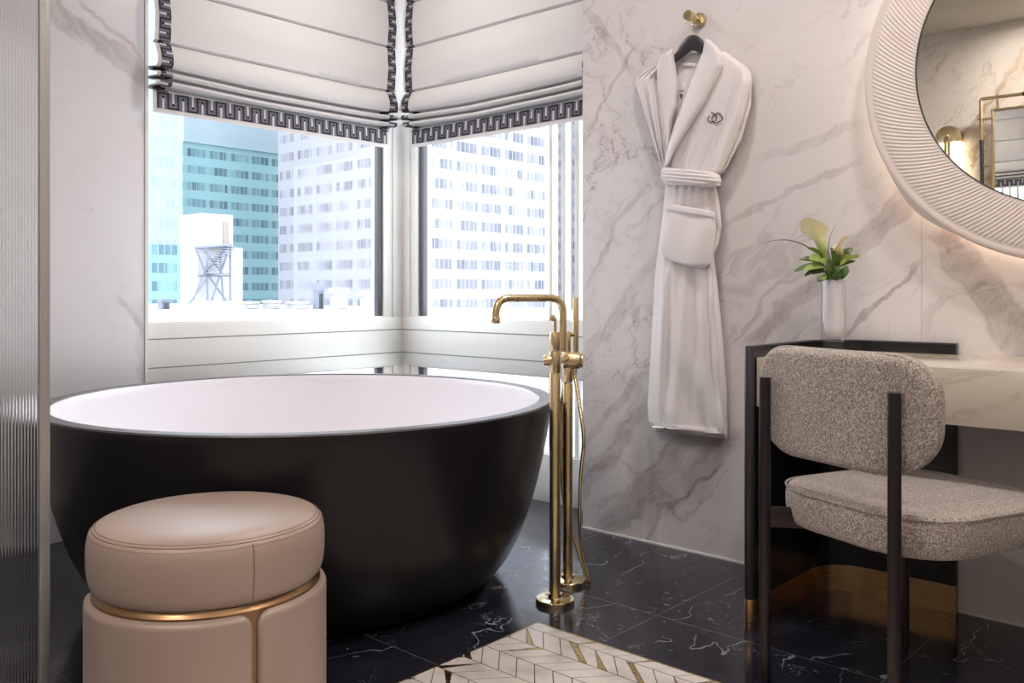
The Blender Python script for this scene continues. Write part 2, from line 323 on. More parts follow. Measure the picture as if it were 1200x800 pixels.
# ------------------------------------------------------------------ mesh builder
class MB:
    def __init__(s): s.v = []; s.f = []; s.mi = []
    def add(s, vs, fs, mi=0):
        o = len(s.v); s.v += [Vector(x) for x in vs]; s.f += [tuple(i + o for i in f) for f in fs]; s.mi += [mi] * len(fs); return s
    def box(s, a, b, mi=0):
        (x0, y0, z0), (x1, y1, z1) = a, b
        x0, x1 = sorted((x0, x1)); y0, y1 = sorted((y0, y1)); z0, z1 = sorted((z0, z1))
        return s.add([(x0,y0,z0),(x1,y0,z0),(x1,y1,z0),(x0,y1,z0),(x0,y0,z1),(x1,y0,z1),(x1,y1,z1),(x0,y1,z1)],
                     [(0,3,2,1),(4,5,6,7),(0,1,5,4),(1,2,6,5),(2,3,7,6),(3,0,4,7)], mi)
    def grid(s, rows, mi=0, closeu=False, flip=False):
        nv, nu = len(rows), len(rows[0]); vs = [p for r in rows for p in r]; fs = []
        for i in range(nv - 1):
            for j in range(nu if closeu else nu - 1):
                a = i * nu + j; b = i * nu + (j + 1) % nu; q = (a, b, b + nu, a + nu)
                fs.append(q[::-1] if flip else q)
        return s.add(vs, fs, mi)
    def lathe(s, prof, c=(0, 0, 0), n=48, mi=0, axis=None, capa=True, capb=True):
        """prof: list of (r, h) along axis"""
        ax = Vector(axis or (0, 0, 1)).normalized()
        e1 = ax.orthogonal().normalized() if axis else Vector((1, 0, 0)); e2 = ax.cross(e1); c = Vector(c)
        rows = [[c + ax * h + (e1 * math.cos(2 * PI * k / n) + e2 * math.sin(2 * PI * k / n)) * r for k in range(n)] for r, h in prof]
        s.grid(rows, mi, True)
        o = len(s.v) - len(prof) * n
        if capa and prof[0][0] > 1e-6: s.f.append(tuple(range(o + n - 1, o - 1, -1))); s.mi.append(mi)
        if capb and prof[-1][0] > 1e-6: s.f.append(tuple(range(len(s.v) - n, len(s.v)))); s.mi.append(mi)
        return s
    def tube(s, pts, r, n=12, mi=0, closed=False, cap=True):
        pts = [Vector(p) for p in pts]; m = len(pts)
        rr = r if isinstance(r, (list, tuple)) else [r] * m
        nrm = None; rows = []
        for i, p in enumerate(pts):
            if closed: t = pts[(i + 1) % m] - pts[i - 1]
            else: t = pts[min(i + 1, m - 1)] - pts[max(i - 1, 0)]
            t.normalize()
            if nrm is None: nrm = t.orthogonal().normalized()
            nrm = (nrm - t * nrm.dot(t)).normalized(); b = t.cross(nrm)
            rows.append([p + (nrm * math.cos(2 * PI * k / n) + b * math.sin(2 * PI * k / n)) * rr[i] for k in range(n)])
        if closed: rows.append(rows[0])
        s.grid(rows, mi, True)
        if cap and not closed:
            o = len(s.v) - m * n
            s.f.append(tuple(range(o + n - 1, o - 1, -1))); s.mi.append(mi)
            s.f.append(tuple(range(len(s.v) - n, len(s.v)))); s.mi.append(mi)
        return s
    def cyl(s, a, b, r, n=24, mi=0, bev=0):
        a = Vector(a); b = Vector(b); L = (b - a).length
        if bev: prof = [(r - bev, 0), (r - bev * .3, bev * .3), (r, bev), (r, L - bev), (r - bev * .3, L - bev * .3), (r - bev, L)]
        else: prof = [(r, 0), (r, L)]
        return s.lathe(prof, a, n, mi, (b - a))
    def prism(s, poly, fn, h0, h1, mi=0):
        n = len(poly); vs = [fn(x, y, h0) for x, y in poly] + [fn(x, y, h1) for x, y in poly]
        fs = [tuple(range(n - 1, -1, -1)), tuple(range(n, 2 * n))] + [(i, (i + 1) % n, (i + 1) % n + n, i + n) for i in range(n)]
        return s.add(vs, fs, mi)
    def obj(s, name, mats, parent=None, smooth=True, bevel=0, angle=35, origin=None, fixn=True, merge=True, uvs=None):
        me = bpy.data.meshes.new(name)
        o0 = Vector(origin) if origin is not None else Vector((0, 0, 0))
        me.from_pydata([tuple(v - o0) for v in s.v], [], s.f)
        mats = mats if isinstance(mats, (list, tuple)) else [mats]
        for mm in mats: me.materials.append(M[mm] if isinstance(mm, str) else mm)
        for p_, i in zip(me.polygons, s.mi): p_.material_index = i
        bm = bmesh.new(); bm.from_mesh(me)
        if merge: bmesh.ops.remove_doubles(bm, verts=bm.verts, dist=1e-6)
        if fixn: bmesh.ops.recalc_face_normals(bm, faces=bm.faces)
        if bevel:
            es = [e for e in bm.edges if len(e.link_faces) == 2 and e.calc_face_angle(0) > .6]
            bmesh.ops.bevel(bm, geom=es, offset=bevel, segments=2, affect='EDGES', profile=.5)
        bm.to_mesh(me); bm.free()
        if smooth:
            for p_ in me.polygons: p_.use_smooth = True
            me.set_sharp_from_angle(angle=math.radians(angle))
        o = bpy.data.objects.new(name, me); COL.objects.link(o)
        o.location = o0
        if parent is not None:
            o.parent = parent
            if origin is not None: o.location = o0 - parent_world(parent)
        return o
def parent_world(p): 
    q = Vector(p.location)
    while p.parent: p = p.parent; q += Vector(p.location)
    return q
def thing(name, label, cat, loc=(0, 0, 0), rz=0, group=None):
    o = bpy.data.objects.new(name, None); COL.objects.link(o); o.empty_display_size = .05
    o.location = loc; o.rotation_euler = (0, 0, rz); o['label'] = label; o['category'] = cat
    if group: o['group'] = group
    return o
def tag(o, label, cat, group=None, kind=None):
    o['label'] = label; o['category'] = cat
    if group: o['group'] = group
    if kind: o['kind'] = kind
    return o
def shift(mb, loc):          # world verts -> local of an unrotated empty at loc
    l = Vector(loc); mb.v = [v - l for v in mb.v]; return mb
def struct(name, mb, mats, parent=None, **kw):
    o = mb.obj(name, mats, parent, **kw)
    if parent is None: o['kind'] = 'structure'
    return o
def sempty(name, loc=(0, 0, 0)):
    o = bpy.data.objects.new(name, None); COL.objects.link(o); o.location = loc; o['kind'] = 'structure'; return o

def smoothstep(a, b, x):
    t = max(0, min(1, (x - a) / (b - a))); return t * t * (3 - 2 * t)
def catmull(pts, n=8):
    pts = [Vector(p) for p in pts]; out = []
    for i in range(len(pts) - 1):
        p0 = pts[max(i - 1, 0)]; p1 = pts[i]; p2 = pts[i + 1]; p3 = pts[min(i + 2, len(pts) - 1)]
        for k in range(n):
            t = k / n
            out.append(.5 * ((2 * p1) + (p2 - p0) * t + (2 * p0 - 5 * p1 + 4 * p2 - p3) * t * t + (3 * p1 - p0 - 3 * p2 + p3) * t ** 3))
    out.append(pts[-1]); return out

# ------------------------------------------------------------------ room shell
X0, X1 = -3.38, 1.35; Y0, YW, YR = -1.2, 2.915, 2.69; CZ = 2.65; XE = -2.07
XM = -3.345                    # face of the left marble wall
struct('floor', MB().box((X0 - .3, Y0 - .2, -.12), (X1 + .2, YW + .3, 0)), 'marble_black', smooth=False)
struct('ceiling', MB().box((X0 - .3, Y0 - .2, CZ), (X1 + .2, YW + .3, CZ + .12)), 'ceiling_paint', smooth=False)
struct('wall_right', MB().box((X1, Y0 - .2, 0), (X1 + .12, YW + .3, CZ)), 'marble_back', smooth=False)
struct('wall_front', MB().box((X0 - .3, Y0 - .12, 0), (X1, Y0, CZ)), 'marble_back', smooth=False)
struct('wall_back', MB().box((XE, YR, 0), (X1, YW + .3, CZ)), 'marble_robe', smooth=False)
ML = 1.586
struct('wall_left', MB().box((X0 - .3, Y0, 0), (XM, ML, CZ)), 'marble_left', bevel=.003)
# thin light metal strip along the foot of the robe wall
struct('trim_1', MB().box((XE - .002, YR - .004, 0), (X1, YR, .006)), 'white_paint', smooth=False)
# thin edge profile at the end of the left marble wall
struct('trim_2', MB().box((XM - .03, ML, 0), (XM + .003, ML + .012, CZ)), 'white_paint', smooth=False)

# white window walls: below = base panel, middle panel between upper and lower windows, corner posts
ZB, ZM0, ZM1, ZT = .205, .537, .776, 2.5
def win_side(idx, along, flip):
    """along: 'y' for the left window wall (plane x=X0), 'x' for the right one (plane y=YW)"""
    e = sempty('window_%d' % idx)
    if along == 'y':
        a0, a1 = ML, YW                        # a1 is the corner
        P = lambda a, d, z: (X0 + d, a, z)     # d towards the room
        corner = a1
    else:
        a0, a1 = XE + .0, X0
        P = lambda a, d, z: (a, YW - d, z)
        corner = a1
    sgn = 1 if a1 > a0 else -1
    W = MB()
    aw = a1 + sgn * .14
    W.box(P(a0, -.14, 0), P(aw, 0, ZB)); W.box(P(a0, -.14, ZM0), P(aw, 0, ZM1)); W.box(P(a0, -.14, ZT), P(aw, 0, CZ))
    struct('wall_panel', W, 'white_paint', e, bevel=.002)
    G = MB()
    for z in (.601, .714):
        G.box(P(a0, -.001, z - .0022), P(a1, .0012, z + .0022))
    struct('panel_groove', G, 'groove', e, smooth=False)
    Q = MB(); pc = .055
    for z0, z1 in ((ZB, ZM0), (ZM1, ZT)):
        Q.box(P(corner - sgn * pc, -.14, z0), P(corner + sgn * .05, 0, z1))
    struct('corner_post', Q, 'white_paint', e, bevel=.002)
    g0 = corner - sgn * (pc + .055)
    Fm = MB()
    for z0, z1 in ((ZB, ZM0), (ZM1, ZT)):      # white casing set back, around both lights
        Fm.box(P(corner - sgn * pc, -.10, z0), P(g0, -.008, z1))
        Fm.box(P(a0, -.10, z0), P(g0, -.012, z0 + .006)); Fm.box(P(a0, -.10, z1 - .006), P(g0, -.012, z1))
    struct('window_frame', Fm, 'white_paint', e, bevel=.002)
    Dk = MB()
    for z0, z1 in ((ZB + .006, ZM0 - .006), (ZM1 + .006, ZT - .006)):
        Dk.box(P(g0, -.050, z0), P(g0 - sgn * .026, -.018, z1))
    struct('window_gasket', Dk, 'dark_frame', e, bevel=.001)
    if along == 'x':
        Mu = MB()
        for u in (-2.425, -2.355, -2.283):
            for z0, z1 in ((ZB, ZM0), (ZM1, ZT)):
                Mu.box(P(u - .010, -.05, z0), P(u + .010, -.010, z1))
        struct('mullion', Mu, 'white_paint', e, bevel=.001)
    pg = MB()
    pg.box(P(a0, -.040, ZM1 + .006), P(g0, -.034, ZT - .006)); struct('pane', pg, 'window_glass', e, smooth=False)
    pg = MB(); pg.box(P(a0, -.040, ZB + .006), P(g0, -.034, ZM0 - .006)); struct('pane', pg, 'window_glass', e, smooth=False)
    return e
w1 = win_side(1, 'y', 1); w2 = win_side(2, 'x', -1)

# ------------------------------------------------------------------ roman shades with greek key trim
prof = [(2.62, .045), (2.506, .052), (2.500, .040), (2.495, .055), (2.40, .064), (2.302, .060), (2.295, .046), (2.289, .061), (2.18, .072), (2.085, .066), (2.078, .048), (2.071, .065),
        (1.97, .078), (1.872, .070), (1.864, .052), (1.857, .071), (1.815, .090), (1.780, .092), (1.766, .080), (1.770, .050), (1.774, .020), (1.768, .010),
        (1.758, .030), (1.752, .060), (1.748, .086), (1.738, .092), (1.730, .084), (1.733, .050), (1.735, .020), (1.728, .010),
        (1.722, .035), (1.718, .070), (1.713, .084), (1.704, .086), (1.698, .074), (1.700, .045), (1.700, .022), (1.694, .014),
        (1.686, .030), (1.682, .052), (1.676, .060), (1.664, .062), (1.64, .063), (1.592, .064)]
# arc-length parameterisation of the profile
pl = [Vector((0, d, z)) for z, d in prof]
S_ = [0]
for i in range(1, len(pl)): S_.append(S_[-1] + (pl[i] - pl[i - 1]).length)
def prof_at(s):
    s = max(0, min(S_[-1], s))
    for i in range(1, len(S_)):
        if s <= S_[i]:
            k = (s - S_[i - 1]) / (S_[i] - S_[i - 1]); p = pl[i - 1].lerp(pl[i], k)
            t = (pl[i] - pl[i - 1]).normalized(); return p.y, p.z, Vector((-t.z, t.y))   # depth, z, outward normal (d,z)
    return pl[-1].y, pl[-1].z, Vector((1, 0))
def shade(name, label, along, a0, a1, group):
    e = thing(name, label, 'window shade', (0, 0, 0), 0, group)
    if along == 'y': P = lambda a, d, z: Vector((X0 + .012 + d, a, z))
    else: P = lambda a, d, z: Vector((a, YW - .012 - d, z))
    L = a1 - a0
    rs = random.Random(3 if along == 'y' else 11)
    ph = [rs.uniform(0, 6) for _ in range(12)]
    def wob(u, z):
        k = smoothstep(1.9, 1.72, z)
        sag = math.sin(PI * u)
        dz = -.010 * sag * smoothstep(1.95, 1.75, z) * smoothstep(1.672, 1.70, z)
        dd = (.006 * math.sin(5 * u + ph[0]) + .004 * math.sin(13 * u + ph[1] + z * 9)) * k * smoothstep(1.672, 1.70, z) + .002 * math.sin(7 * u + z * 5 + ph[2])
        return dd, dz
    nu = 60; rows = []
    steps = []
    for i in range(len(pl) - 1):
        n = max(1, int((S_[i + 1] - S_[i]) / .02)); steps += [S_[i] + (S_[i + 1] - S_[i]) * k / n for k in range(n)]
    steps.append(S_[-1])
    def put(u, s, h=0):
        d, z, nn = prof_at(s); dd, dz = wob(u, z)
        w = .004 * math.sin(9 * z + ph[3]) * (1 - 2 * u) * smoothstep(1.70, 1.8, z)
        ue = u if along == 'y' else 1 - u      # the hem band stops short of the corner
        w -= (1 if along == 'y' else -1) * .045 * ue ** 3 * smoothstep(1.70, 1.675, z) * (1 if L > 0 or along == 'y' else -1)
        return P(a0 + L * u + w, d + dd + nn.x * h, z + dz + nn.y * h)
    fb = MB()
    fr = [[put(j / nu, s, 0) for j in range(nu + 1)] for s in steps]
    bk = [[put(j / nu, s, -.0016) for j in range(nu + 1)] for s in steps]
    fb.grid(fr); fb.grid(bk, flip=True)
    # close the border
    ring_f = fr[0] + [r[-1] for r in fr[1:]] + fr[-1][::-1][1:] + [r[0] for r in fr[::-1][1:-1]]
    ring_b = bk[0] + [r[-1] for r in bk[1:]] + bk[-1][::-1][1:] + [r[0] for r in bk[::-1][1:-1]]
    fb.grid([ring_f, ring_b], closeu=True)
    fb.obj('shade_fabric', 'shade_fabric', e, angle=60)
    # trims: strips described by map(s_len, w, h)
    def trim(tname, mp, length, width, cell):
        T = MB()
        def rect(s0, s1, w0, w1, h, mi, th=.0012):
            n = max(1, int((s1 - s0) / .008))
            top = [[mp(s0 + (s1 - s0) * k / n, w, h) for w in (w0, w1)] for k in range(n + 1)]
            bot = [[mp(s0 + (s1 - s0) * k / n, w, h - th) for w in (w0, w1)] for k in range(n + 1)]
            T.grid(top, mi); T.grid(bot, mi, flip=True)
            rf = [r[0] for r in top] + [r[1] for r in top[::-1]]; rb = [r[0] for r in bot] + [r[1] for r in bot[::-1]]
            T.grid([rf, rb], mi, closeu=True)
        rect(0, length, 0, width, .0018, 0, .0014)
        nc = int(length / cell); cell = length / nc; lw = cell * .17
        for k in range(nc):
            s0 = k * cell; up = k % 2 == 0
            rect(s0 - lw / 2 + lw * .5, s0 + lw, 0, width, .0026, 1, .0008)
            if up: rect(s0, min(length, s0 + cell + lw), width - lw, width, .0026, 1, .0008)
            else: rect(s0, min(length, s0 + cell + lw), 0, lw, .0026, 1, .0008)
            sm = s0 + cell / 2 + lw / 2
            if up: rect(sm - cell * .10, sm + cell * .10, 0, width * .66, .0027, 2, .0008); wd = width * .70
            else: rect(sm - cell * .10, sm + cell * .10, width * .34, width, .0027, 2, .0008); wd = width * .30
            rect(sm - .0045, sm + .0045, wd - .0045, wd + .0045, .0031, 1, .0006)
        T.obj(tname, ['key_grey', 'key_black', 'key_white'], e, smooth=False, merge=False)
    uw = .060 / abs(L); m_ = .016 / abs(L)
    sb = S_[-1] - .018                       # bottom trim sits just above the hem
    sgn = 1 if L > 0 else -1
    trim('key_trim_bottom', lambda s, w, h: put(m_ + s / abs(L), sb - w, h), abs(L) - .032, .064, .040)
    stop = sb - .066
    trim('key_trim_side', lambda s, w, h: put(m_ + (.046 - w) / abs(L), s, h), stop, .046, .036)
    trim('key_trim_side', lambda s, w, h: put(1 - m_ - w / abs(L), s, h), stop, .046, .036)
    hd = MB(); q0 = P(a0, .0, CZ - .035); q1 = P(a1, .045, CZ - .001)
    hd.box(q0, q1); hd.obj('headrail', 'white_paint', e, bevel=.002)
    return e
shade('roman_shade', 'white roman shade with dark greek key border, left of the window corner', 'y', 1.600, 2.818, 'roman shades in the window corner')
shade('roman_shade', 'white roman shade with dark greek key border, right of the window corner beside the robe', 'x', -3.272, -2.10, 'roman shades in the window corner')

# ------------------------------------------------------------------ bathtub
TC = Vector((-2.404, 1.672, 0)); TA, TB, TR = .804, .781, math.radians(168.4); TH = .565
def tubpt(s, th, z, inset=0):
    a = TA * s - inset; b = TB * s - inset
    x = a * math.cos(th); y = b * math.sin(th)
    return (x * math.cos(TR) - y * math.sin(TR), x * math.sin(TR) + y * math.cos(TR), z)
def tprof(z, s0=.65, p=1.2, q=2.6):
    u = 1 - z / TH; return s0 + (1 - s0) * (1 - u ** p) ** (1 / q)
tub = thing('bathtub', 'large round freestanding bathtub, black outside and white inside, in the window corner', 'bathtub', TC)
n = 128; ths = [2 * PI * k / n for k in range(n)]
sh = MB(); rows = [[tubpt(.61, t, .0) for t in ths], [tubpt(.645, t, .003) for t in ths]]
for k in range(1, 41):
    z = .003 + (TH - .004 - .003) * (k / 40) ** 1.2; rows.append([tubpt(tprof(z), t, z) for t in ths])
rows.append([tubpt(1, t, TH, .0015) for t in ths])
rows.append([tubpt(1, t, TH, .036) for t in ths])
sh.grid(rows, closeu=True); sh.f.append(tuple(range(n - 1, -1, -1))); sh.mi.append(0)
sh.obj('outer_shell', 'tub_black', tub, angle=50)
rm = MB(); IN = .040
rm.grid([[tubpt(1, t, TH - .003, .0) for t in ths], [tubpt(1, t, TH + .0015, .002) for t in ths], [tubpt(1, t, TH + .0015, IN) for t in ths], [tubpt(1, t, TH - .003, IN + .002) for t in ths]], closeu=True)
rm.obj('rim', 'tub_rim', tub, angle=50)
bw = MB(); rows = [[tubpt(1, t, TH + .0005, IN) for t in ths], [tubpt(1, t, TH - .006, IN + .004) for t in ths]]
for k in range(1, 25):
    f = k / 24; z = TH - .006 - (TH - .13) * math.sin(f * PI / 2); s = 1 - .30 * (1 - math.cos(f * PI / 2)) ** 1.2
    rows.append([tubpt(s, t, z, IN + .004) for t in ths])
for s in (.6, .45, .3, .15, .02): rows.append([tubpt(s, t, .128 + .004 * s, 0) for t in ths])
bw.grid(rows, closeu=True); bw.f.append(tuple(range(len(bw.v) - n, len(bw.v)))); bw.mi.append(0)
bw.obj('inner_basin', 'tub_white', tub, angle=50)
dr = MB(); dr.lathe([(.0, .146), (.028, .146), (.032, .142), (.032, .132), (0, .132)], (0, 0, 0), 32); dr.obj('drain_cap', 'tub_white', tub)

# ------------------------------------------------------------------ tub filler
A = Vector((*atz(650.5, 706, 0)[:2], 0)); B = Vector((*atz(665.5, 683, 0)[:2], 0))
tf = thing('tub_filler', 'tall brushed brass two-legged tub filler with hand shower standing beside the bathtub', 'bath tap', A)
def tA(x): return (A - CAM).dot(Vector((VX, VY, 0)))
tdA = (A - CAM).dot(Vector((VX, VY, 0))); tdB = (B - CAM).dot(Vector((VX, VY, 0)))
zA = lambda py: EYE - (py - HZ) * tdA / F
zB = lambda py: EYE - (py - HZ) * tdB / F
la = lambda mb: shift(mb, A)
for q, nm in ((A, 'floor_flange'), (B, 'floor_flange')):
    mb = MB(); mb.lathe([(.056, 0), (.056, .012), (.054, .0145), (.024, .016), (.020, .018), (.0185, .026)], q, 40); la(mb).obj(nm, 'brass_polished', tf)
mb = MB(); mb.cyl(A + Vector((0, 0, .016)), A + Vector((0, 0, zA(437))), .0158, 32, bev=.0008); la(mb).obj('column', 'brass', tf)
mb = MB(); mb.cyl(B + Vector((0, 0, .016)), B + Vector((0, 0, zB(449))), .0150, 32, bev=.0008)
la(mb).obj('column', 'brass', tf)
mb = MB(); mb.cyl(A + Vector((0, 0, zA(436.6))), A + Vector((0, 0, zA(411.5))), .0164, 32, bev=.0008); mb.cyl(A + Vector((0, 0, zA(411))), A + Vector((0, 0, zA(389))), .0150, 32, bev=.002)
la(mb).obj('valve_body', 'brass', tf)
mb = MB(); mb.cyl(A + Vector((0, 0, zA(389))), A + Vector((0, 0, zA(372))), .0045, 16); mb.cyl(A + Vector((-.006, -.006, zA(376))), A + Vector((-.006, -.006, zA(369))), .0085, 20, bev=.001)
la(mb).obj('lever', 'brass', tf)
XR = Vector((RX, RY, 0))
def side_knob(c, d0, d1, r, nm, ring=False):
    mb = MB(); mb.cyl(c + XR * d0, c + XR * d1, r, 32, bev=.0015)
    if ring: mb.cyl(c + XR * (d1 + .002), c + XR * (d1 + .009), r * .84, 32, bev=.001)
    la(mb).obj(nm, 'brass', tf)
side_knob(A + Vector((0, 0, zA(422))), -.010, -.034, .0155, 'control_knob')
side_knob(B + Vector((0, 0, zB(422))), -.016, .036, .027, 'mixer_handle', True)
mid = (A + B) / 2; tm = (tdA + tdB) / 2; zm = lambda py: EYE - (py - HZ) * tm / F
mb = MB(); mb.cyl(A + Vector((0, 0, zA(424))), B + Vector((0, 0, zA(424))), .011, 24); la(mb).obj('cross_pipe', 'brass', tf)
# spout
sp0 = att(659.5, 412, tm); 
spb = att(587, 349, tm - .07); spt = att(581, 376, tm - .075)
def arc_path(pts, rad, n=10):
    pts = [Vector(p) for p in pts]; out = [pts[0]]
    for i in range(1, len(pts) - 1):
        a = (pts[i - 1] - pts[i]).normalized(); b = (pts[i + 1] - pts[i]).normalized()
        p0 = pts[i] + a * rad; p1 = pts[i] + b * rad
        for k in range(n + 1):
            t = k / n; out.append(p0 * (1 - t) ** 2 + pts[i] * 2 * t * (1 - t) + p1 * t * t)
    out.append(pts[-1]); return out
ztop = zm(349)
c1 = Vector((sp0.x, sp0.y, ztop)); e_ = att(581, 349, tm - .09); c2 = Vector((e_.x, e_.y, ztop)); c3 = Vector((e_.x, e_.y, zm(373)))
mb = MB(); mb.tube(arc_path([sp0, c1, c2, c3], .045), .0112, 20); la(mb).obj('spout', 'brass', tf)
mb = MB(); mb.cyl(Vector((c3.x, c3.y, zm(370))), Vector((c3.x, c3.y, zm(377.5))), .0128, 24, bev=.001); la(mb).obj('spout_outlet', 'brass_polished', tf)
Bh = B + Vector((0, 0, 0)); sc_ = att(669, 400, tdB); mb = MB(); mb.cyl((B.x, B.y, zB(412)), (B.x, B.y, zB(388)), .0088, 20, bev=.001)
la(mb).obj('diverter', 'brass', tf)
mb = MB(); mb.cyl((B.x, B.y, zB(430)), (B.x, B.y, zB(448)), .0158, 24, bev=.001); la(mb).obj('valve_body', 'brass', tf)
hs = att(674.6, 400, tdB + .01)
mb = MB(); mb.cyl((hs.x, hs.y, zB(432)), (hs.x, hs.y, zB(348.5)), .0088, 24, bev=.001)
for k in range(9):
    z = zB(353 + k * 2.1); mb.cyl((hs.x, hs.y, z), Vector((hs.x, hs.y, z)) - XR * .0118, .0011, 6)
la(mb).obj('hand_shower', 'brass', tf)
mb = MB(); hb = att(670.5, 396, tdB); mb.cyl(Vector((hb.x, hb.y, zB(392))) - XR * .008, Vector((hs.x, hs.y, zB(392))), .006, 12); la(mb).obj('hand_shower_holder', 'brass_polished', tf)
hose = [att(674.5, 430, tdB), att(674, 442, tdB), att(679, 473, tdB - .03), att(684, 515, tdB - .06), att(680.5, 560, tdB - .05), att(679.5, 620, tdB - .03), att(684, 655, tdB - .02)]
low = atz(690, 683, .006)
hose += [low, att(676, 640, tdB + .02), att(662, 592, tdB + .03), att(658.5, 545, tdB + .04), att(659, 470, tdB + .02), att(663, 434, tdB)]
mb = MB(); mb.tube(catmull(hose, 12), .0058, 12); la(mb).obj('hose', 'brass_polished', tf)

# ------------------------------------------------------------------ stool
SC = Vector((-1.6886, .9373, 0)); R1 = .2193 * 1.055
st = thing('ottoman', 'round blush leather ottoman with bronze band in front of the black bathtub', 'stool', SC)
zb, zt = .317, .434
cu = MB(); cu.lathe([(.0, .452), (.10, .4518), (.17, .449), (.200, .4445), (.212, .440), (.2185, .4355), (.2205, .4335), (.2220, .4335), (.2245, .4305), (.2285, .422), (.2312, .405), (.2320, .385), (.2312, .360), (.2285, .338), (.2245, .325), (.215, .3165), (.20, .3150), (0, .3150)], (0, 0, 0), 128)
cu.obj('cushion', 'leather', st, angle=60)
se = MB(); se.tube([(.2208 * math.cos(t), .2208 * math.sin(t), .4340) for t in [2 * PI * k / 160 for k in range(160)]], .0011, 6, closed=True)
for k in range(260):                                # stitches either side of the seam
    t = 2 * PI * k / 260; t1 = t + .012
    for r_, z_ in ((.2150, .4388), (.2268, .4272)):
        se.tube([(r_ * math.cos(t), r_ * math.sin(t), z_), (r_ * math.cos(t1), r_ * math.sin(t1), z_)], .0006, 4)
# vertical seam towards the camera-right
q = atz(297, 660, .40) - SC; aseam = None
def ang_at_px(px, r, z):
    best = None
    for k in range(3600):
        t = 2 * PI * k / 3600; p_ = SC + Vector((r * math.cos(t), r * math.sin(t), z)); d = p_ - CAM
        if (p_ - SC - Vector((0, 0, z))).dot(Vector((d.x, d.y, 0))) > 0: continue
        tt = d.x * VX + d.y * VY; x = 600 + F * (d.x * RX + d.y * RY) / tt
        if best is None or abs(x - px) < best[0]: best = (abs(x - px), t)
    return best[1]
a1 = ang_at_px(298, .232, .37)
prf = [(.2240, .4315), (.2285, .422), (.2312, .405), (.2320, .385), (.2312, .360), (.2285, .338), (.2240, .3235)]
se.tube([((r_ + .0002) * math.cos(a1), (r_ + .0002) * math.sin(a1), z_) for r_, z_ in prf], .0010, 6)
se.obj('stitched_seam', 'leather_seam', st)
co_ = MB(); co_.lathe([(.0, 0.002), (.214, .002), (.222, .008), (.222, .306), (.214, .3155), (0, .3155)], (0, 0, 0), 96); co_.obj('bronze_core', 'bronze_dark', st)
a2 = ang_at_px(299, .226, .2); gap = .011 / .225
for k in range(3):
    c0 = a2 + gap / 2 + k * 2 * PI / 3; c1_ = c0 + 2 * PI / 3 - gap; mid_ = (c0 + c1_) / 2; hw = (c1_ - c0) / 2 * .232; hz = (.302 - .014) / 2; zc = (.302 + .014) / 2; rr = .026
    P_ = MB(); rows_o = []; rows_i = []
    vs_ = [-1, -.985, -.96, -.93, -.89, -.84, -.8] + [-.8 + 1.6 * i / 10 for i in range(1, 10)] + [.8, .84, .89, .93, .96, .985, 1]
    us_ = [-1, -.995, -.985, -.965, -.93, -.88] + [-.88 + 1.76 * i / 24 for i in range(1, 24)] + [.88, .93, .965, .985, .995, 1]
    for v_ in vs_:
        y = v_ * hz; ex = max(0, abs(y) - (hz - rr)); xm = hw - rr + math.sqrt(max(0, rr * rr - ex * ex)); ro = []; ri = []
        for u_ in us_:
            x = u_ * xm
            db = min(xm - abs(x), hz - abs(y)); db = max(db, 0)
            h = .013 * math.sqrt(1 - (1 - min(1, db / .012)) ** 2)
            al = mid_ + x / .232
            ro.append(((.2225 + h) * math.cos(al), (.2225 + h) * math.sin(al), zc + y)); ri.append((.2215 * math.cos(al), .2215 * math.sin(al), zc + y))
        rows_o.append(ro); rows_i.append(ri)
    P_.grid(rows_o); P_.grid(rows_i, flip=True)
    P_.obj('leather_panel', 'leather', st, angle=70)

# ------------------------------------------------------------------ mosaic inlay in the floor
CX, CY = -1.565, 1.834
def clip(poly, xmin, ymax, xmax, ymin):
    for (ax, lim, keep) in ((0, xmin, 1), (0, xmax, -1), (1, ymax, -1), (1, ymin, 1)):
        out = []
        for i in range(len(poly)):
            p_, q_ = poly[i - 1], poly[i]; ip = (p_[ax] - lim) * keep >= 0; iq = (q_[ax] - lim) * keep >= 0
            if ip != iq:
                t = (lim - p_[ax]) / (q_[ax] - p_[ax]); out.append((p_[0] + (q_[0] - p_[0]) * t, p_[1] + (q_[1] - p_[1]) * t))
            if iq: out.append(q_)
        poly = out
        if not poly: return []
    return poly
mo = MB(); XA, XB, YA, YB = CX, -.30, CY, .55
mo.box((XA, YB, -.001), (XB, YA, .0010), 1)
rs = random.Random(5); bw_ = .0835; pitch = .057; g = .0016
nb = int((YA - YB) / bw_) + 2
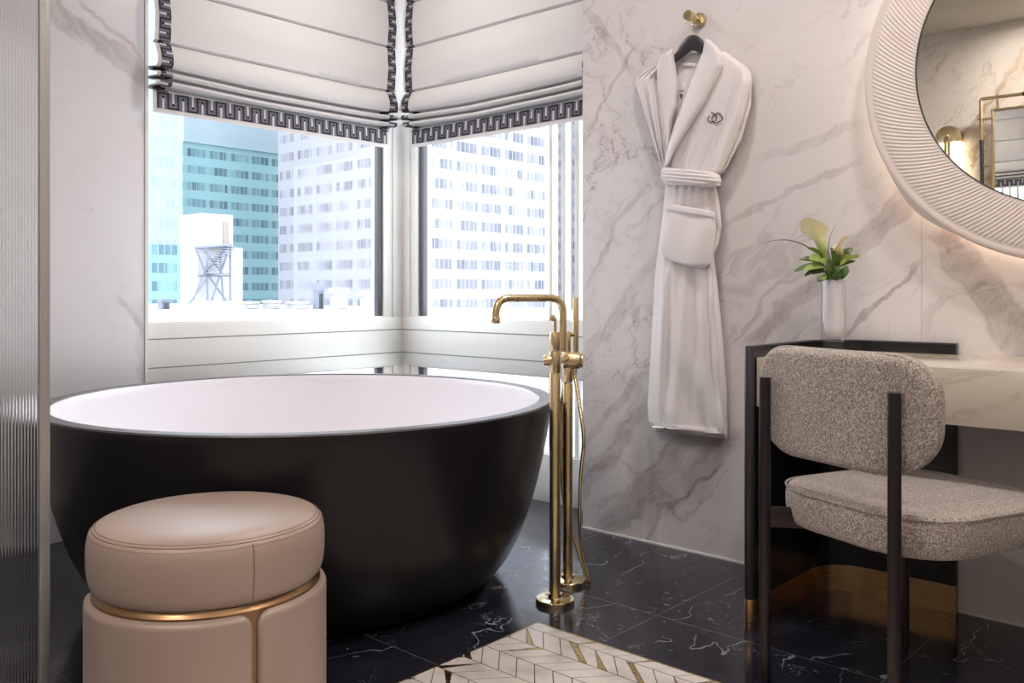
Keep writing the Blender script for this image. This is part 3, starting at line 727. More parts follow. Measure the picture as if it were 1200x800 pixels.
for b in range(-1, nb):
    y1 = CY - .043 - b * bw_ + 0; y0 = y1 - bw_; dirn = 1 if b % 2 == 0 else -1
    shear = .070 * dirn           # x shift going from top (y1) to bottom (y0)
    k = -6; x = XA - .4 + (b % 2) * .0
    while x < XB + .3:
        w_ = pitch; kind = 0
        top0, top1, bot0, bot1 = x, x + w_, x + shear, x + w_ + shear
        if dirn < 0: top0 += .070; top1 += .070; bot0 += .070; bot1 += .070
        brass = rs.random() < .36
        if brass:                      # one corner wedge of the piece is brass
            wd = pitch * rs.uniform(.30, .45)
            if rs.random() < .5:
                pa = [(top0 + g, y1 - g), (top1 - wd - g, y1 - g), (bot1 - g, y0 + g), (bot0 + g, y0 + g)]
                pb = [(top1 - wd + g, y1 - g), (top1 - g, y1 - g), (bot1 - g * .5, y0 + g * 2)]
            else:
                pa = [(top0 + g, y1 - g), (top1 - g, y1 - g), (bot1 - g, y0 + g), (bot0 + wd + g, y0 + g)]
                pb = [(top0 + g * .5, y1 - g * 2), (bot0 + wd - g, y0 + g), (bot0 + g, y0 + g)]
            polys = [(pa, 0), (pb, 2)]
        else: polys = [([(top0 + g, y1 - g), (top1 - g, y1 - g), (bot1 - g, y0 + g), (bot0 + g, y0 + g)], 0)]
        for po, mi in polys:
            c_ = clip(po, XA + .004, YA - .004, XB, YB)
            if len(c_) >= 3:
                mo.prism(c_, lambda x_, y_, h: (x_, y_, h), 0.0, .0020, mi)
        x += pitch
mo.box((XA - .001, YB, -.001), (XA + .003, YA, .0023), 2); mo.box((XA, YA - .003, -.001), (XB, YA + .001, .0023), 2)
o = mo.obj('floor_mosaic', ['mosaic_stone', 'mosaic_grout', 'mosaic_brass'], smooth=False)
tag(o, 'cream stone and brass chevron mosaic set in the black marble floor', 'floor inlay')

# ------------------------------------------------------------------ vanity
va = thing('vanity', 'black vanity console with thick marble top and brass feet against the marble wall', 'vanity table', (-1.13, 2.185, 0))
VXL, VYF, VZ, TK = -1.131, 2.185, .752, .022
yb = YR - .002; RC = .14
def shell(name, pathL, z0, z1, th, mat, extra=0):
    """vertical wall following plan path, thickness th towards the inside (right side of the path)"""
    path = [Vector((x, y, 0)) for x, y in pathL]; mb = MB(); o_, i_ = [], []
    for k, p_ in enumerate(path):
        t = (path[min(k + 1, len(path) - 1)] - path[max(k - 1, 0)]).normalized(); nn = Vector((t.y, -t.x, 0))
        o_.append(p_); i_.append(p_ + nn * th)
    loop = o_ + i_[::-1]
    a = [Vector((q.x, q.y, z0)) for q in loop]; b = [Vector((q.x, q.y, z1)) for q in loop]
    mb.grid([a, b], closeu=True); nL = len(path)
    for zz in (z0, z1):
        rows = [[Vector((q.x, q.y, zz)) for q in o_], [Vector((q.x, q.y, zz)) for q in i_]]; mb.grid(rows)
    return shift(mb, va.location).obj(name, mat, va, angle=30)
def vpath(inset=0, x_end=-.742, y_front=VYF):
    pts = [(VXL + inset, y_front), (VXL + inset, yb - inset - (RC - inset))]
    for k in range(1, 13):
        a = PI - k / 12 * PI / 2; pts.append((VXL + RC + (RC - inset) * math.cos(a), yb - RC + (RC - inset) * math.sin(a)))
    pts.append((x_end, yb - inset)); return pts
shell('shell_panel', vpath(), .078, VZ, TK, 'black_lacquer')
shell('brass_plinth', vpath(.0015), 0, .078, TK - .003, 'bronze')
shell('top_rail', vpath(-.0005, -.742, VYF - .001), VZ, VZ + .004, TK + .002, 'black_satin')
mb = MB(); mb.cyl((VXL + .011, VYF, .08), (VXL + .011, VYF, VZ + .003), .0135, 24, bev=.003); shift(mb, va.location).obj('front_post', 'black_satin', va)
mb = MB(); mb.cyl((VXL + .011, VYF, 0), (VXL + .011, VYF, .08), .0139, 24, bev=.0005); shift(mb, va.location).obj('brass_foot', 'bronze', va)
mb = MB()
pl2 = [(VXL + TK + .002, 2.198)]
pl2 += [(1.20, 2.198), (1.20, YR - .004), (VXL + RC, YR - TK - .004)]
for k in range(1, 7):
    a = PI / 2 + k / 6 * PI / 2; pl2.append((VXL + RC + (RC - TK - .002) * math.cos(a), yb - RC + (RC - TK - .002) * math.sin(a)))
pl2[2] = (1.20, YR - TK - .004)
mb.prism(pl2, lambda x, y, h: (x, y, h), .593, .725); mb.box((-.740, YR - TK - .006, .593), (1.20, YR - .001, .725))
shift(mb, va.location).obj('countertop', 'marble_counter', va, bevel=.002)
mb = MB(); mb.box((1.20, VYF, 0), (1.222, YR - .002, VZ)); shift(mb, va.location).obj('side_panel', 'black_lacquer', va, bevel=.004)

# ------------------------------------------------------------------ chair
CO = Vector((-.7755, 1.85, 0)); rz = math.atan2(-.369, .929)
ch = thing('dining_chair', 'beige boucle upholstered chair with thin dark metal legs pulled up to the vanity', 'chair', CO, rz)
def leg(x, y, z1, nm='leg'):
    mb = MB(); mb.lathe([(.0095, 0), (.0115, .01), (.0125, .06), (.0130, .2), (.0130, z1 - .001), (.0122, z1)], (x, y, 0), 24); return mb.obj(nm, 'chair_metal', ch)
leg(-.181, 0, .703); leg(.181, 0, .7035); leg(-.181, .459, .385); leg(.181, .459, .385)
def soft(W, H, r, tf_, tb_, edge, mapf, nu=60, nv=36, rt=None, rb=None):
    """rounded-rectangle cushion: front depth tf_, back depth tb_; mapf(x,y,h)"""
    mb = MB(); fr, bk = [], []
    def sp_(n): return [math.sin(PI / 2 * (2 * i / n - 1)) for i in range(n + 1)]
    for v_ in sp_(nv):
        y = v_ * H; rr = (rt if (v_ > 0 and rt) else rb if (v_ < 0 and rb) else r); rx, ry = rr
        ex = max(0, abs(y) - (H - ry)) / ry; xm = W - rx + rx * math.sqrt(max(0, 1 - ex * ex))
        a, b = [], []
        for u_ in sp_(nu):
            x = u_ * xm
            # distance to border (approx.)
            ax, ay = abs(x) - (W - rx), abs(y) - (H - ry)
            if ax > 0 and ay > 0: db = (1 - math.hypot(ax / rx, ay / ry)) * min(rx, ry)
            else: db = min(W - abs(x), H - abs(y))
            db = max(db, 0); e = math.sqrt(max(0, 1 - (1 - min(1, db / edge)) ** 2))
            crown = .25 * (1 - (x / W) ** 2) * (1 - (y / H) ** 2)
            a.append(mapf(x, y, tf_ * e * (1 + crown))); b.append(mapf(x, y, -tb_ * e * (1 + crown * .3)))
        fr.append(a); bk.append(b)
    mb.grid(fr); mb.grid(bk, flip=True); return mb
# backrest: x across, y up, h forward
BZ = .653
def bmap(x, y, h):
    yy = .030 + .5 * x * x; sl = 1.0 * x; nrm = 1 / math.sqrt(1 + sl * sl)
    return Vector((x - h * sl * nrm, yy + h * nrm, BZ + y))
mb = soft(.244, .1245, (.11, .10), .026, .026, .020, bmap, rt=(.10, .085), rb=(.13, .105)); mb.obj('backrest', 'boucle', ch, angle=80)
def outline(W, H, rt, rb, n=16):
    pts = []
    for (cx_, cy_, r_, a0) in ((W - rt[0], H - rt[1], rt, 0), (-W + rt[0], H - rt[1], rt, PI / 2), (-W + rb[0], -H + rb[1], rb, PI), (W - rb[0], -H + rb[1], rb, 1.5 * PI)):
        for k in range(n + 1):
            a = a0 + k / n * PI / 2; pts.append((cx_ + r_[0] * math.cos(a), cy_ + r_[1] * math.sin(a)))
    return pts
mb = MB(); mb.tube([bmap(x * .985, y * .972, -.0135) for x, y in outline(.244, .1245, (.10, .085), (.13, .105))], .0032, 8, closed=True); mb.obj('piping', 'boucle', ch)
# seat: x across, y front-back, h up
def smap(x, y, h): 
    return Vector((x, .268 + y, .422 + h))
mb = soft(.232, .242, (.15, .15), .030, .055, .014, smap, rt=(.15, .16), rb=(.17, .13)); 
mb.obj('seat', 'boucle', ch, angle=80)
mb = MB(); mb.tube([smap(x * .990, y * .990, .0255) for x, y in outline(.234, .242, (.15, .16), (.17, .13))], .0028, 8, closed=True); mb.obj('piping', 'boucle', ch)
for x, y in ((-.181, 0), (.181, 0), (-.181, .459), (.181, .459)):
    mb = MB(); dx, dy = -x, .23 - y; L_ = math.hypot(dx, dy); ux, uy = dx / L_, dy / L_; w_ = .006
    pts = [(x - uy * w_, y + ux * w_), (x + uy * w_, y - ux * w_), (x + ux * L_ * .9 + uy * w_, y + uy * L_ * .9 - ux * w_), (x + ux * L_ * .9 - uy * w_, y + uy * L_ * .9 + ux * w_)]
    zt_ = .403 if y == 0 else .384
    mb.prism(pts, lambda a, b, h: (a, b, h), .358, zt_ if False else .388); 
    if y == 0:
        pts2 = [(x - uy * w_, y + ux * w_), (x + uy * w_, y - ux * w_), (x + ux * .06 + uy * w_, y + uy * .06 - ux * w_), (x + ux * .06 - uy * w_, y + uy * .06 + ux * w_)]
        mb.prism(pts2, lambda a, b, h: (a, b, h), .388, .404)
    mb.obj('seat_bracket', 'chair_metal', ch, bevel=.001)

# ------------------------------------------------------------------ vase with flowers
VP = Vector((-1.050, 2.570, .7255))
vs = thing('vase', 'tall clear glass vase with milky white core standing on the marble vanity top', 'vase', VP)
mb = MB(); mb.lathe([(0, 0), (.034, 0), (.0345, .002), (.0345, .208), (.0335, .210), (.0315, .210), (.0315, .034), (.030, .030), (0, .028)], (0, 0, 0), 48); mb.obj('outer_glass', 'vase_clear', vs, angle=30)
mb = MB(); mb.lathe([(0, .036), (.008, .037), (.016, .042), (.024, .052), (.0270, .066), (.0275, .08), (.0275, .2095), (.0255, .2095), (.0255, .190), (0, .190)], (.002, -.002, 0), 40); mb.obj('inner_core', 'vase_milk', vs)
tV = (VP - CAM).dot(Vector((VX, VY, 0)))
def vp(px, py, dt=0): return att(px, py, tV + dt)
TOP = Vector((VP.x, VP.y, .925))
def calla(name, label, base, tip, size, mat, face, lean=0):
    """flower: base = throat bottom point, tip = opening centre"""
    e = thing(name, label, 'flower', TOP)
    ax = (tip - base).normalized(); L_ = (tip - base).length
    e1 = (face - ax * face.dot(ax)).normalized(); e2 = ax.cross(e1)
    rows = []
    for i in range(15):
        v_ = i / 14; row = []
        for k in range(25):
            a = -PI * 1.04 + 2.08 * PI * k / 24
            r_ = size * (.14 + .50 * v_ ** .75 + .8 * max(0, v_ - .70) ** 1.4 * 3.0)
            lip = max(0, v_ - .55) / .45
            back = (1 - math.cos(a)) / 2          # 1 at the back (a=+-pi), 0 at the front
            front = 1 - back
            h = L_ * v_ + lip ** 1.3 * size * (1.5 * front ** 3 - .30 * (1 - front))
            out = r_ * (1 + .35 * lip * lip * front) * (1 + .10 * math.sin(3 * a) * lip)
            row.append(base + ax * h + (e1 * math.cos(a) + e2 * math.sin(a)) * out)
        rows.append(row)
    mb = MB(); mb.grid(rows)
    rin = [[p_ + (base + ax * (ax.dot(p_ - base)) - p_).normalized() * .0010 for p_ in r] for r in rows]
    mb.grid(rin, flip=True)
    o = mb.obj('petal', mat, e, angle=80, origin=base); 
    mb = MB(); mb.tube([base + ax * L_ * .1, base + ax * L_ * .55, base + ax * L_ * .95], [.003, .0032, .0018], 10); mb2 = shift(mb, TOP).obj('spadix', 'petal_cream', e)
    mb = MB(); mb.tube(catmull([TOP + Vector((0, 0, -.008)) + (base - TOP) * .15, TOP + (base - TOP) * .5 + Vector((0, 0, .01)), base + ax * .004], 6), .0030, 8)
    shift(mb, TOP).obj('stem', 'stem', e)
    return e
CT = -Vector((VX, VY, 0))
calla('calla_lily', 'tall pale green calla lily rising highest in the glass vase', vp(968, 305), vp(957, 270), .031, 'petal', (CT * .6 - XR * .8 + Vector((0, 0, .2))))
calla('calla_lily', 'small cream calla lily to the right of the tallest flower', vp(987, 304), vp(982, 288, -.015), .021, 'petal_cream', (CT * .7 + XR * .4))
calla('calla_lily', 'yellow green calla bud at lower right of the bouquet', vp(984, 311, -.02), vp(993, 301, -.02), .016, 'petal', (XR * .9 + CT * .3))
def leafmesh(mb, base, tip, w_, up, mi=0, bend=.15):
    ax = tip - base; L_ = ax.length; axn = ax.normalized(); sd = axn.cross(up).normalized(); nn = sd.cross(axn)
    top, bot = [], []
    for i in range(9):
        t = i / 8; c_ = base + ax * t + nn * (bend * L_ * math.sin(PI * t)); ww = 1.25 * w_ * math.sin(PI * min(1, t * .93 + .04)) ** .55
        top.append([c_ + sd * ww * s_ + nn * (.25 * ww * abs(s_)) for s_ in (-1, -.5, 0, .5, 1)])
        bot.append([q_ - nn * .0006 for q_ in top[-1]])
    mb.grid(top, mi); mb.grid(bot, mi, flip=True)
def sprig(label, leaves, mat, stem_top):
    e = thing('leafy_sprig', label, 'foliage', TOP, 0, 'leaf sprigs in the glass vase')
    mb = MB(); mb.tube(catmull([TOP + Vector((0, 0, -.01)), TOP.lerp(stem_top, .5) + Vector((0, 0, .006)), stem_top], 6), .0016, 6); shift(mb, TOP).obj('stem', 'stem', e)
    for (bx, by, tx, ty, w_, dt) in leaves:
        mb = MB(); leafmesh(mb, vp(bx, by, dt), vp(tx, ty, dt - .012), w_, CT * .8 + Vector((0, 0, .6)))
        shift(mb, TOP).obj('leaf', mat, e, angle=80)
    return e
sprig('dark leaf sprig spreading left out of the vase', [(965, 305, 946, 290, .007, 0), (962, 309, 937, 304, .008, .01), (963, 312, 931, 318, .008, 0), (966, 314, 943, 323, .007, .01), (965, 300, 955, 284, .006, .02), (968, 318, 952, 321, .006, -.02)], 'leaf', vp(958, 303))
sprig('yellow green leaf sprig at the middle of the bouquet', [(964, 306, 948, 303, .012, -.03), (966, 312, 942, 316, .010, -.03), (972, 312, 962, 304, .010, -.02), (968, 322, 960, 330, .007, -.03), (974, 325, 957, 326, .006, -.02)], 'leaf_light', vp(964, 308))
sprig('dark leaf sprig spreading right out of the vase', [(984, 304, 999, 291, .010, .01), (982, 310, 1000, 300, .006, .01), (984, 312, 1002, 306, .005, -.01), (983, 326, 994, 312, .008, -.02), (985, 327, 995, 316, .007, -.03), (976, 322, 984, 312, .010, -.03), (978, 326, 990, 324, .008, -.02)], 'leaf', vp(986, 308))
sprig('small dark leaf sprig filling the vase mouth', [(972, 326, 958, 329, .007, -.03), (974, 318, 970, 302, .009, -.02), (978, 318, 974, 290, .008, 0), (980, 312, 986, 296, .008, 0), (970, 322, 969, 308, .008, -.03), (978, 328, 984, 318, .009, -.03), (974, 328, 966, 318, .008, -.02)], 'leaf', vp(974, 308))
def blade(label, pts, r_):
    e = MB(); c_ = catmull(pts, 10); n_ = len(c_); e.tube(c_, [r_ * (1 - .85 * i / n_) for i in range(n_)], 6)
    return tag(e.obj('grass_blade', 'blade', origin=c_[0]), label, 'foliage', 'grass blades in the glass vase')
blade('long dark grass blade arching far left from the vase', [TOP + Vector((-.004, 0, -.006)), vp(972, 308), vp(956, 296), vp(940, 286), vp(922, 281), vp(905, 282), vp(893, 286)], .0026)
blade('short dark grass blade pointing up and right from the vase', [TOP + Vector((.004, 0, -.006)), vp(971, 305, .02), vp(971, 288, .02), vp(974, 274, .02), vp(980, 263, .02)], .0020)
blade('dark grass blade bent across the tall flower', [TOP + Vector((0, .004, -.006)), vp(974, 306, .03), vp(970, 294, .03), vp(958, 284, .03), vp(946, 278, .03), vp(938, 276, .03)], .0018)

# ------------------------------------------------------------------ robe, hanger, hook
YB = 2.668
def rp(px, py, d): return aty(px, py, YB - d)
def interp(tab, y):
    if y <= tab[0][0]: return tab[0][1]
    for (a, b), (c, d) in zip(tab, tab[1:]):
        if y <= c: return b + (d - b) * (y - a) / (c - a)
    return tab[-1][1]
def patch(left, right, y0, y1, depth, nu=40, nv=60, back=0.0, rim=.35):
    """closed cloth volume: left/right are px tables by row parameter; y0,y1 px rows; depth(u,v)->m"""
    fr, bk = [], []
    for i in range(nv + 1):
        v_ = i / nv
        ya, yb_ = (y0[0] + (y1[0] - y0[0]) * v_, y0[1] + (y1[1] - y0[1]) * v_) if isinstance(y0, tuple) else (y0 + (y1 - y0) * v_,) * 2
        xl, xr = interp(left, v_), interp(right, v_); a, b = [], []
        for j in range(nu + 1):
            u_ = (1 - math.cos(PI * j / nu)) / 2; px = xl + (xr - xl) * u_; py = ya + (yb_ - ya) * u_
            ed = 1 - (abs(2 * u_ - 1)) ** 4
            vd = min(1, v_ / .02, (1 - v_) / .02)
            d_ = depth(u_, v_)
            a.append(rp(px, py, back + (d_ - back) * (rim + (1 - rim) * ed ** .5 * (.6 + .4 * vd)))); b.append(rp(px, py, back * .98))
        fr.append(a); bk.append(b)
    mb = MB(); mb.grid(fr); mb.grid(bk, flip=True)
    rf = fr[0] + [r[-1] for r in fr[1:]] + fr[-1][::-1][1:] + [r[0] for r in fr[::-1][1:-1]]
    rb = bk[0] + [r[-1] for r in bk[1:]] + bk[-1][::-1][1:] + [r[0] for r in bk[::-1][1:-1]]
    mb.grid([rf, rb], closeu=True); return mb
robe = thing('bathrobe', 'white terry bathrobe with shawl collar hanging from a black hanger on the marble wall', 'bathrobe', rp(812, 514, 0))
def rpart(mb, nm, mat='terry'): return shift(mb, robe.location).obj(nm, mat, robe, angle=75)
# back inside of the neck
rpart(patch([(0, 792), (1, 779)], [(0, 830), (.25, 830), (1, 800)], 62, 180, lambda u, v: .014 + .004 * math.sin(PI * u), 16, 24, rim=.8), 'back_lining', 'terry_weave')
def Lf(u, v):    # left front + folded sleeve
    return .050 + .010 * math.sin(u * 19 + 1.2) * (1 - .5 * v) + .006 * math.sin(u * 43 + v * 4) + .012 * math.sin(PI * v)
rpart(patch([(0, 770), (.05, 757), (.12, 745.5), (.20, 744.5), (.30, 749), (1, 776)], [(0, 792), (1, 784)], 76, 199, Lf, 60, 70, rim=.25), 'left_front')
def Rf(u, v):
    return .052 + .006 * math.sin(u * 12 + 2.0 + v) * smoothstep(0, .5, v) + .012 * math.exp(-((u - .86) / .05) ** 2) * smoothstep(.12, .3, v) - .010 * math.exp(-((u - .74) / .03) ** 2) * smoothstep(.25, .5, v) + .008 * math.sin(u * 30 + v * 5) * smoothstep(.45, 1, v) * .6 + .010 * math.sin(PI * v)
RL_ = [(0, 822), (.3, 806), (.75, 785), (1, 779)]; RR_ = [(0, 850), (.06, 862), (.13, 876), (.18, 880.5), (.26, 881), (.55, 872), (.85, 856), (1, 846)]
rpart(patch(RL_, RR_, 60, 204, Rf, 70, 80, rim=.25), 'right_front')
# sleeves hang behind, showing as a narrow fold outside each front
rpart(patch([(0, 874), (.4, 868), (1, 843)], [(0, 881.5), (.3, 880), (.65, 869), (1, 848)], 90, 203, lambda u, v: .034 + .006 * math.sin(u * 9), 12, 40), 'sleeve')
rpart(patch([(0, 826), (.5, 833), (1, 826)], [(0, 838), (.25, 843), (.6, 846), (.85, 842), (1, 836)], 214, 300, lambda u, v: .046 + .005 * math.sin(v * 16), 14, 40), 'sleeve')
# skirt
def Sk(u, v):
    k = smoothstep(.02, .35, v)
    d = .054 + .018 * math.sin(PI * u) + .012 * k * math.sin(u * 7.0 + .9 - 1.1 * v)
    d += .010 * math.exp(-((u - (.10 + .05 * v)) / .035) ** 2) * k
    d -= .012 * math.exp(-((u - (.22 + .02 * math.sin(v * 5))) / .05) ** 2) * smoothstep(.3, .45, v) * (1 - smoothstep(.75, .95, v))
    d += .009 * math.exp(-((u - (.66 + .12 * v)) / .05) ** 2) * smoothstep(.35, .6, v)
    d += .004 * math.sin(u * 23 + 7 * v) * k + .005 * math.sin(18 * (v - .5 * u)) * smoothstep(.55, .8, v) * math.sin(PI * u)
    d += .005 * math.sin(u * 40) * (1 - smoothstep(.0, .12, v))
    d += .004 * smoothstep(.965, .972, v)
    return d
rpart(patch([(0, 780), (.12, 777), (.38, 767.5), (.62, 763.5), (.9, 759), (.96, 760.5), (1, 768)], [(0, 839), (.1, 836), (.3, 837), (.4, 841), (.64, 848), (.82, 852), (1, 852.5)], (212, 212), (505, 514.5), Sk, 90, 120, rim=.3), 'skirt')
rpart(patch([(0, 766), (1, 763)], [(0, 852), (1, 852)], (499, 508), (500.2, 509.2), lambda u, v: Sk(u, .965) + .0035, 60, 4, back=.05, rim=.9), 'hem_stitch', 'terry_weave')
# overlap edge of the wrap
rpart(patch([(0, 828), (.4, 829), (1, 840)], [(0, 836), (.3, 836), (.6, 842), (1, 851)], (260, 262), (508, 514), lambda u, v: .066 + .004 * math.sin(v * 22), 14, 70, rim=.3), 'wrap_edge')
# pocket
def Pk(u, v): return .088 + .008 * math.sin(PI * u) * math.sin(PI * v) + .003 * math.sin(u * 8 + v * 3)
rpart(patch([(0, 782), (.3, 779), (.75, 774), (.9, 777), (1, 786)], [(0, 837), (.3, 839), (.7, 836), (.92, 833), (1, 822)], (239, 249), (306, 315), Pk, 40, 40, back=.05, rim=.75), 'pocket')
rpart(patch([(0, 782), (1, 781.5)], [(0, 837.5), (1, 838)], (238, 248), (246, 255.5), lambda u, v: .094 + .003 * math.sin(PI * u), 30, 6, back=.06, rim=.85), 'pocket_cuff', 'terry_weave')
# lapels (shawl collar)
def lap(L_, R_, y0, y1, d0, nm, tw=0):
    rpart(patch(L_, R_, y0, y1, lambda u, v: d0 + .016 * math.sin(PI * u) ** .6 - .012 * v + tw * (u - .5), 24, 70, back=.03, rim=.3), nm)
lap([(0, 777), (.04, 772), (.15, 768.5), (.4, 770), (.7, 777), (1, 781)], [(0, 788), (.06, 790), (.35, 794.5), (.55, 793), (.72, 786), (1, 783)], (64, 57), (176, 180), .070, 'collar_left')
lap([(0, 826), (.10, 823.5), (.40, 805), (.65, 791), (.85, 781), (1, 777.5)], [(0, 831), (.05, 840), (.12, 847.5), (.20, 848.5), (.34, 840), (.5, 828), (.7, 808), (.86, 792), (1, 782)], (45.5, 46), (196, 196), .084, 'collar_right')
# belt: four stitched ridges, wrapping round the right side
def Be(u, v): return .104 + .010 * math.sin(PI * min(1, u * 1.02)) + .0035 * abs(math.sin(v * PI * 4)) + .004 * math.sin(PI * v)
rpart(patch([(0, 778), (.2, 774.5), (.8, 774.5), (1, 777)], [(0, 836), (.25, 844), (.7, 846), (1, 838)], (196, 201), (212, 219), Be, 40, 24, back=.02, rim=.35), 'belt')
rpart(patch([(0, 777), (1, 778)], [(0, 843), (.5, 845), (1, 838)], (210.5, 214), (215.5, 220), lambda u, v: .098 + .004 * math.sin(PI * u), 30, 8, back=.04, rim=.5), 'belt_loop')
# neck loop and small label inside
rpart(patch([(0, 797), (1, 798)], [(0, 816), (1, 816)], 73.5, 78, lambda u, v: .026, 14, 6, rim=.6), 'neck_loop', 'terry_weave')
rpart(patch([(0, 799), (1, 796)], [(0, 804), (1, 801)], 97, 107, lambda u, v: .022, 6, 6, rim=.8), 'care_label', 'terry_weave')
rpart(patch([(0, 796.5), (1, 797.5)], [(0, 800), (1, 799.5)], 110, 114.5, lambda u, v: .024, 6, 6, rim=.8), 'care_label_print', 'embroidery')
# embroidered emblem: interlaced rings on the right chest
def surf(px, py, e=0.0022):
    v_ = (py - 60) / 144; xl, xr = interp(RL_, v_), interp(RR_, v_); u_ = (px - xl) / (xr - xl); ed = 1 - abs(2 * u_ - 1) ** 4
    return rp(px, py, Rf(u_, v_) * (.25 + .75 * ed ** .5) + e)
mb = MB()
rng_ = [(833.2, 131.6), (836.2, 132.8), (839.2, 135.8), (839.6, 139.4), (836.4, 142.6), (831.4, 142.2), (829.4, 138.9), (831.6, 135.8)]
dia = [(838, 134), (842.2, 132.2), (846.6, 137.8), (845.0, 141.2), (838.4, 143.9), (834.8, 141.2), (834.6, 136.8), (838, 134), (840, 133)]
mb.tube(catmull([surf(x, y, .0022) for x, y in rng_], 6), .0015, 6); mb.tube(catmull([surf(x, y, .0030) for x, y in dia], 6), .0016, 6)
rpart(mb, 'embroidered_emblem', 'embroidery')

# hanger
hg = thing('clothes_hanger', 'black curved hanger holding the white bathrobe', 'hanger', rp(812, 59, .045))
top = [(773, 77), (778, 73), (782, 69.5), (787.5, 66), (793, 60), (797.5, 52), (803, 45), (808, 41.6), (812, 40.8), (817, 41.6), (822, 45.5), (826, 50.5), (831, 56), (836, 61), (841, 66), (845, 70)]
bot = [(775, 85), (779, 82), (784, 79), (789, 75.5), (797, 69.5), (804, 64.5), (809, 60.5), (812, 59), (815, 60.2), (819, 62), (823.5, 63.5), (830, 67), (837, 71), (844, 76)]
ct = catmull([Vector((x, y, 0)) for x, y in top], 4); cb = catmull([Vector((x, y, 0)) for x, y in bot], 5)
nS = 60
def samp(c, t): i = t * (len(c) - 1); k = min(int(i), len(c) - 2); return c[k].lerp(c[k + 1], i - k)
mb = MB(); rows = []
for i in range(nS + 1):
    # sample both edges by the same fraction
    a = samp(ct, i / nS); b = samp(cb, i / nS); row = []
    for k in range(16):
        t = 2 * PI * k / 16; f_ = (1 - math.cos(t)) / 2; w_ = .011 * abs(math.sin(t)) ** .6 * (1 if math.sin(t) >= 0 else -1)
        q_ = a.lerp(b, f_); row.append(rp(q_.x, q_.y, .040 + w_))
    rows.append(row)
mb.grid(rows, closeu=True); mb.f.append(tuple(range(15, -1, -1))); mb.mi.append(0); mb.f.append(tuple(range(len(mb.v) - 16, len(mb.v)))); mb.mi.append(0)
shift(mb, hg.location).obj('shoulder_bar', 'black_satin', hg, angle=60)
hkz = rp(811, 23, .040)
mb = MB(); wire = [rp(811.5, 43, .040), rp(811, 33, .040), rp(811, 29, .040), rp(813.5, 26.5, .040), rp(815, 22, .040), rp(813.5, 17.5, .040), rp(810.5, 16.0, .040), rp(807.5, 17.5, .040)]
mb.tube(catmull(wire, 6), .0014, 8); shift(mb, hg.location).obj('wire_hook', 'brass_polished', hg)
# wall hook
H0 = aty(820.5, 24, YR)
hk = thing('robe_hook', 'small round brass robe hook on the marble wall above the hanger', 'hook', H0)
mb = MB(); mb.lathe([(0, .0), (.0245, 0), (.0250, .003), (.0245, .012), (.021, .016), (.019, .022), (.014, .024), (0, .024)], H0, 32, axis=(0, -1, 0)); shift(mb, H0).obj('rosette', 'brass', hk)
mb = MB(); mb.lathe([(.0090, .02), (.0090, .058), (.0165, .060), (.0175, .063), (.0175, .082), (.0160, .085), (0, .0855)], H0, 32, axis=(0, -1, 0)); shift(mb, H0).obj('peg', 'brass', hk)
mb = MB(); q_ = H0 + Vector((0, -.070, -.012)); mb.tube([q_, q_ + Vector((-.006, -.004, -.010)), q_ + Vector((-.013, -.006, -.014))], .0016, 8); shift(mb, H0).obj('pin', 'brass', hk)

# ------------------------------------------------------------------ round ribbed mirror
MCX, MCZ, MY = -.428, 1.515, 2.600
mi = thing('wall_mirror', 'large round backlit mirror in a wide ribbed pale frame above the vanity', 'mirror', (MCX, YR, MCZ))
RI, RO = .400, .545
def mpt(r, th, y): return Vector((MCX + r * math.cos(th), y, MCZ + r * math.sin(th)))
def bumpR(th):     # gently lobed outline
    d = lambda c, w: math.exp(-(((th - c + PI) % (2 * PI) - PI) / w) ** 2)
    return .020 * d(math.radians(222), .36) + .020 * d(math.radians(42), .36)
def lift(th): return .012 * math.cos(2 * (th - math.radians(222)))
NR = 250; NT = NR * 6
fr = MB(); rows = []
prof_r = [(RI - .002, .0), (RI, .001)] + [(RI + (RO - .030 - RI) * i / 22, None) for i in range(23)] + [(RO - .024, 'v'), (RO - .018, 'l0'), (RO - .010, 'l1'), (RO - .003, 'l2'), (RO, 'l3')]
for (r, k) in prof_r:
    row = []
    for j in range(NT):
        w = (r - RI) / (RO - RI); th = 2 * PI * j / NT + .20 * (1 - w); ro = r
        base = MY - .002 - .018 * smoothstep(0, 1, w) + .030 * w * w + (-.5) * 0 - lift(th) * w
        y = base
        if k is None:
            amp = .0019 * smoothstep(0, .08, w) * (1 - smoothstep(.72, .80, w) * .2)
            ph = 2 * PI * j / 6
            y = base - amp * (.5 + .5 * math.cos(ph))
        elif k == 'v': y = base + .001
        elif k == 'l0': y = base - .002
        elif k == 'l1': y = base - .006
        elif k == 'l2': y = base - .005
        elif k == 'l3': y = base + .002
        elif k == .0: y = MY + .01
        elif k == .001: y = MY - .002
        row.append(mpt(ro, th, y))
    rows.append(row)
fr.grid(rows, closeu=True)
shift(fr, mi.location).obj('ribbed_frame', 'mirror_frame', mi, angle=50)
bk = MB(); rows = []
for (f_, yy) in ((0, 0), (.35, .012), (.8, .034), (1, .050)):
    row = []
    for j in range(240):
        th = 2 * PI * j / 240; w = 1; base = MY - .002 - .018 + .030 - lift(th) + .002
        r = RO + bumpR(th) * math.sin(f_ * PI / 2) * 1.0 - (.03 * f_ * (1 - bumpR(th) / .02 if bumpR(th) < .02 else 0)) 
        row.append(mpt(r, th, min(base + yy, YR - .028)))
    rows.append(row)
rows.append([mpt(.40, 2 * PI * j / 240, YR - .028) for j in range(240)])
bk.grid(rows, closeu=True); shift(bk, mi.location).obj('frame_edge', 'mirror_frame', mi, angle=50)
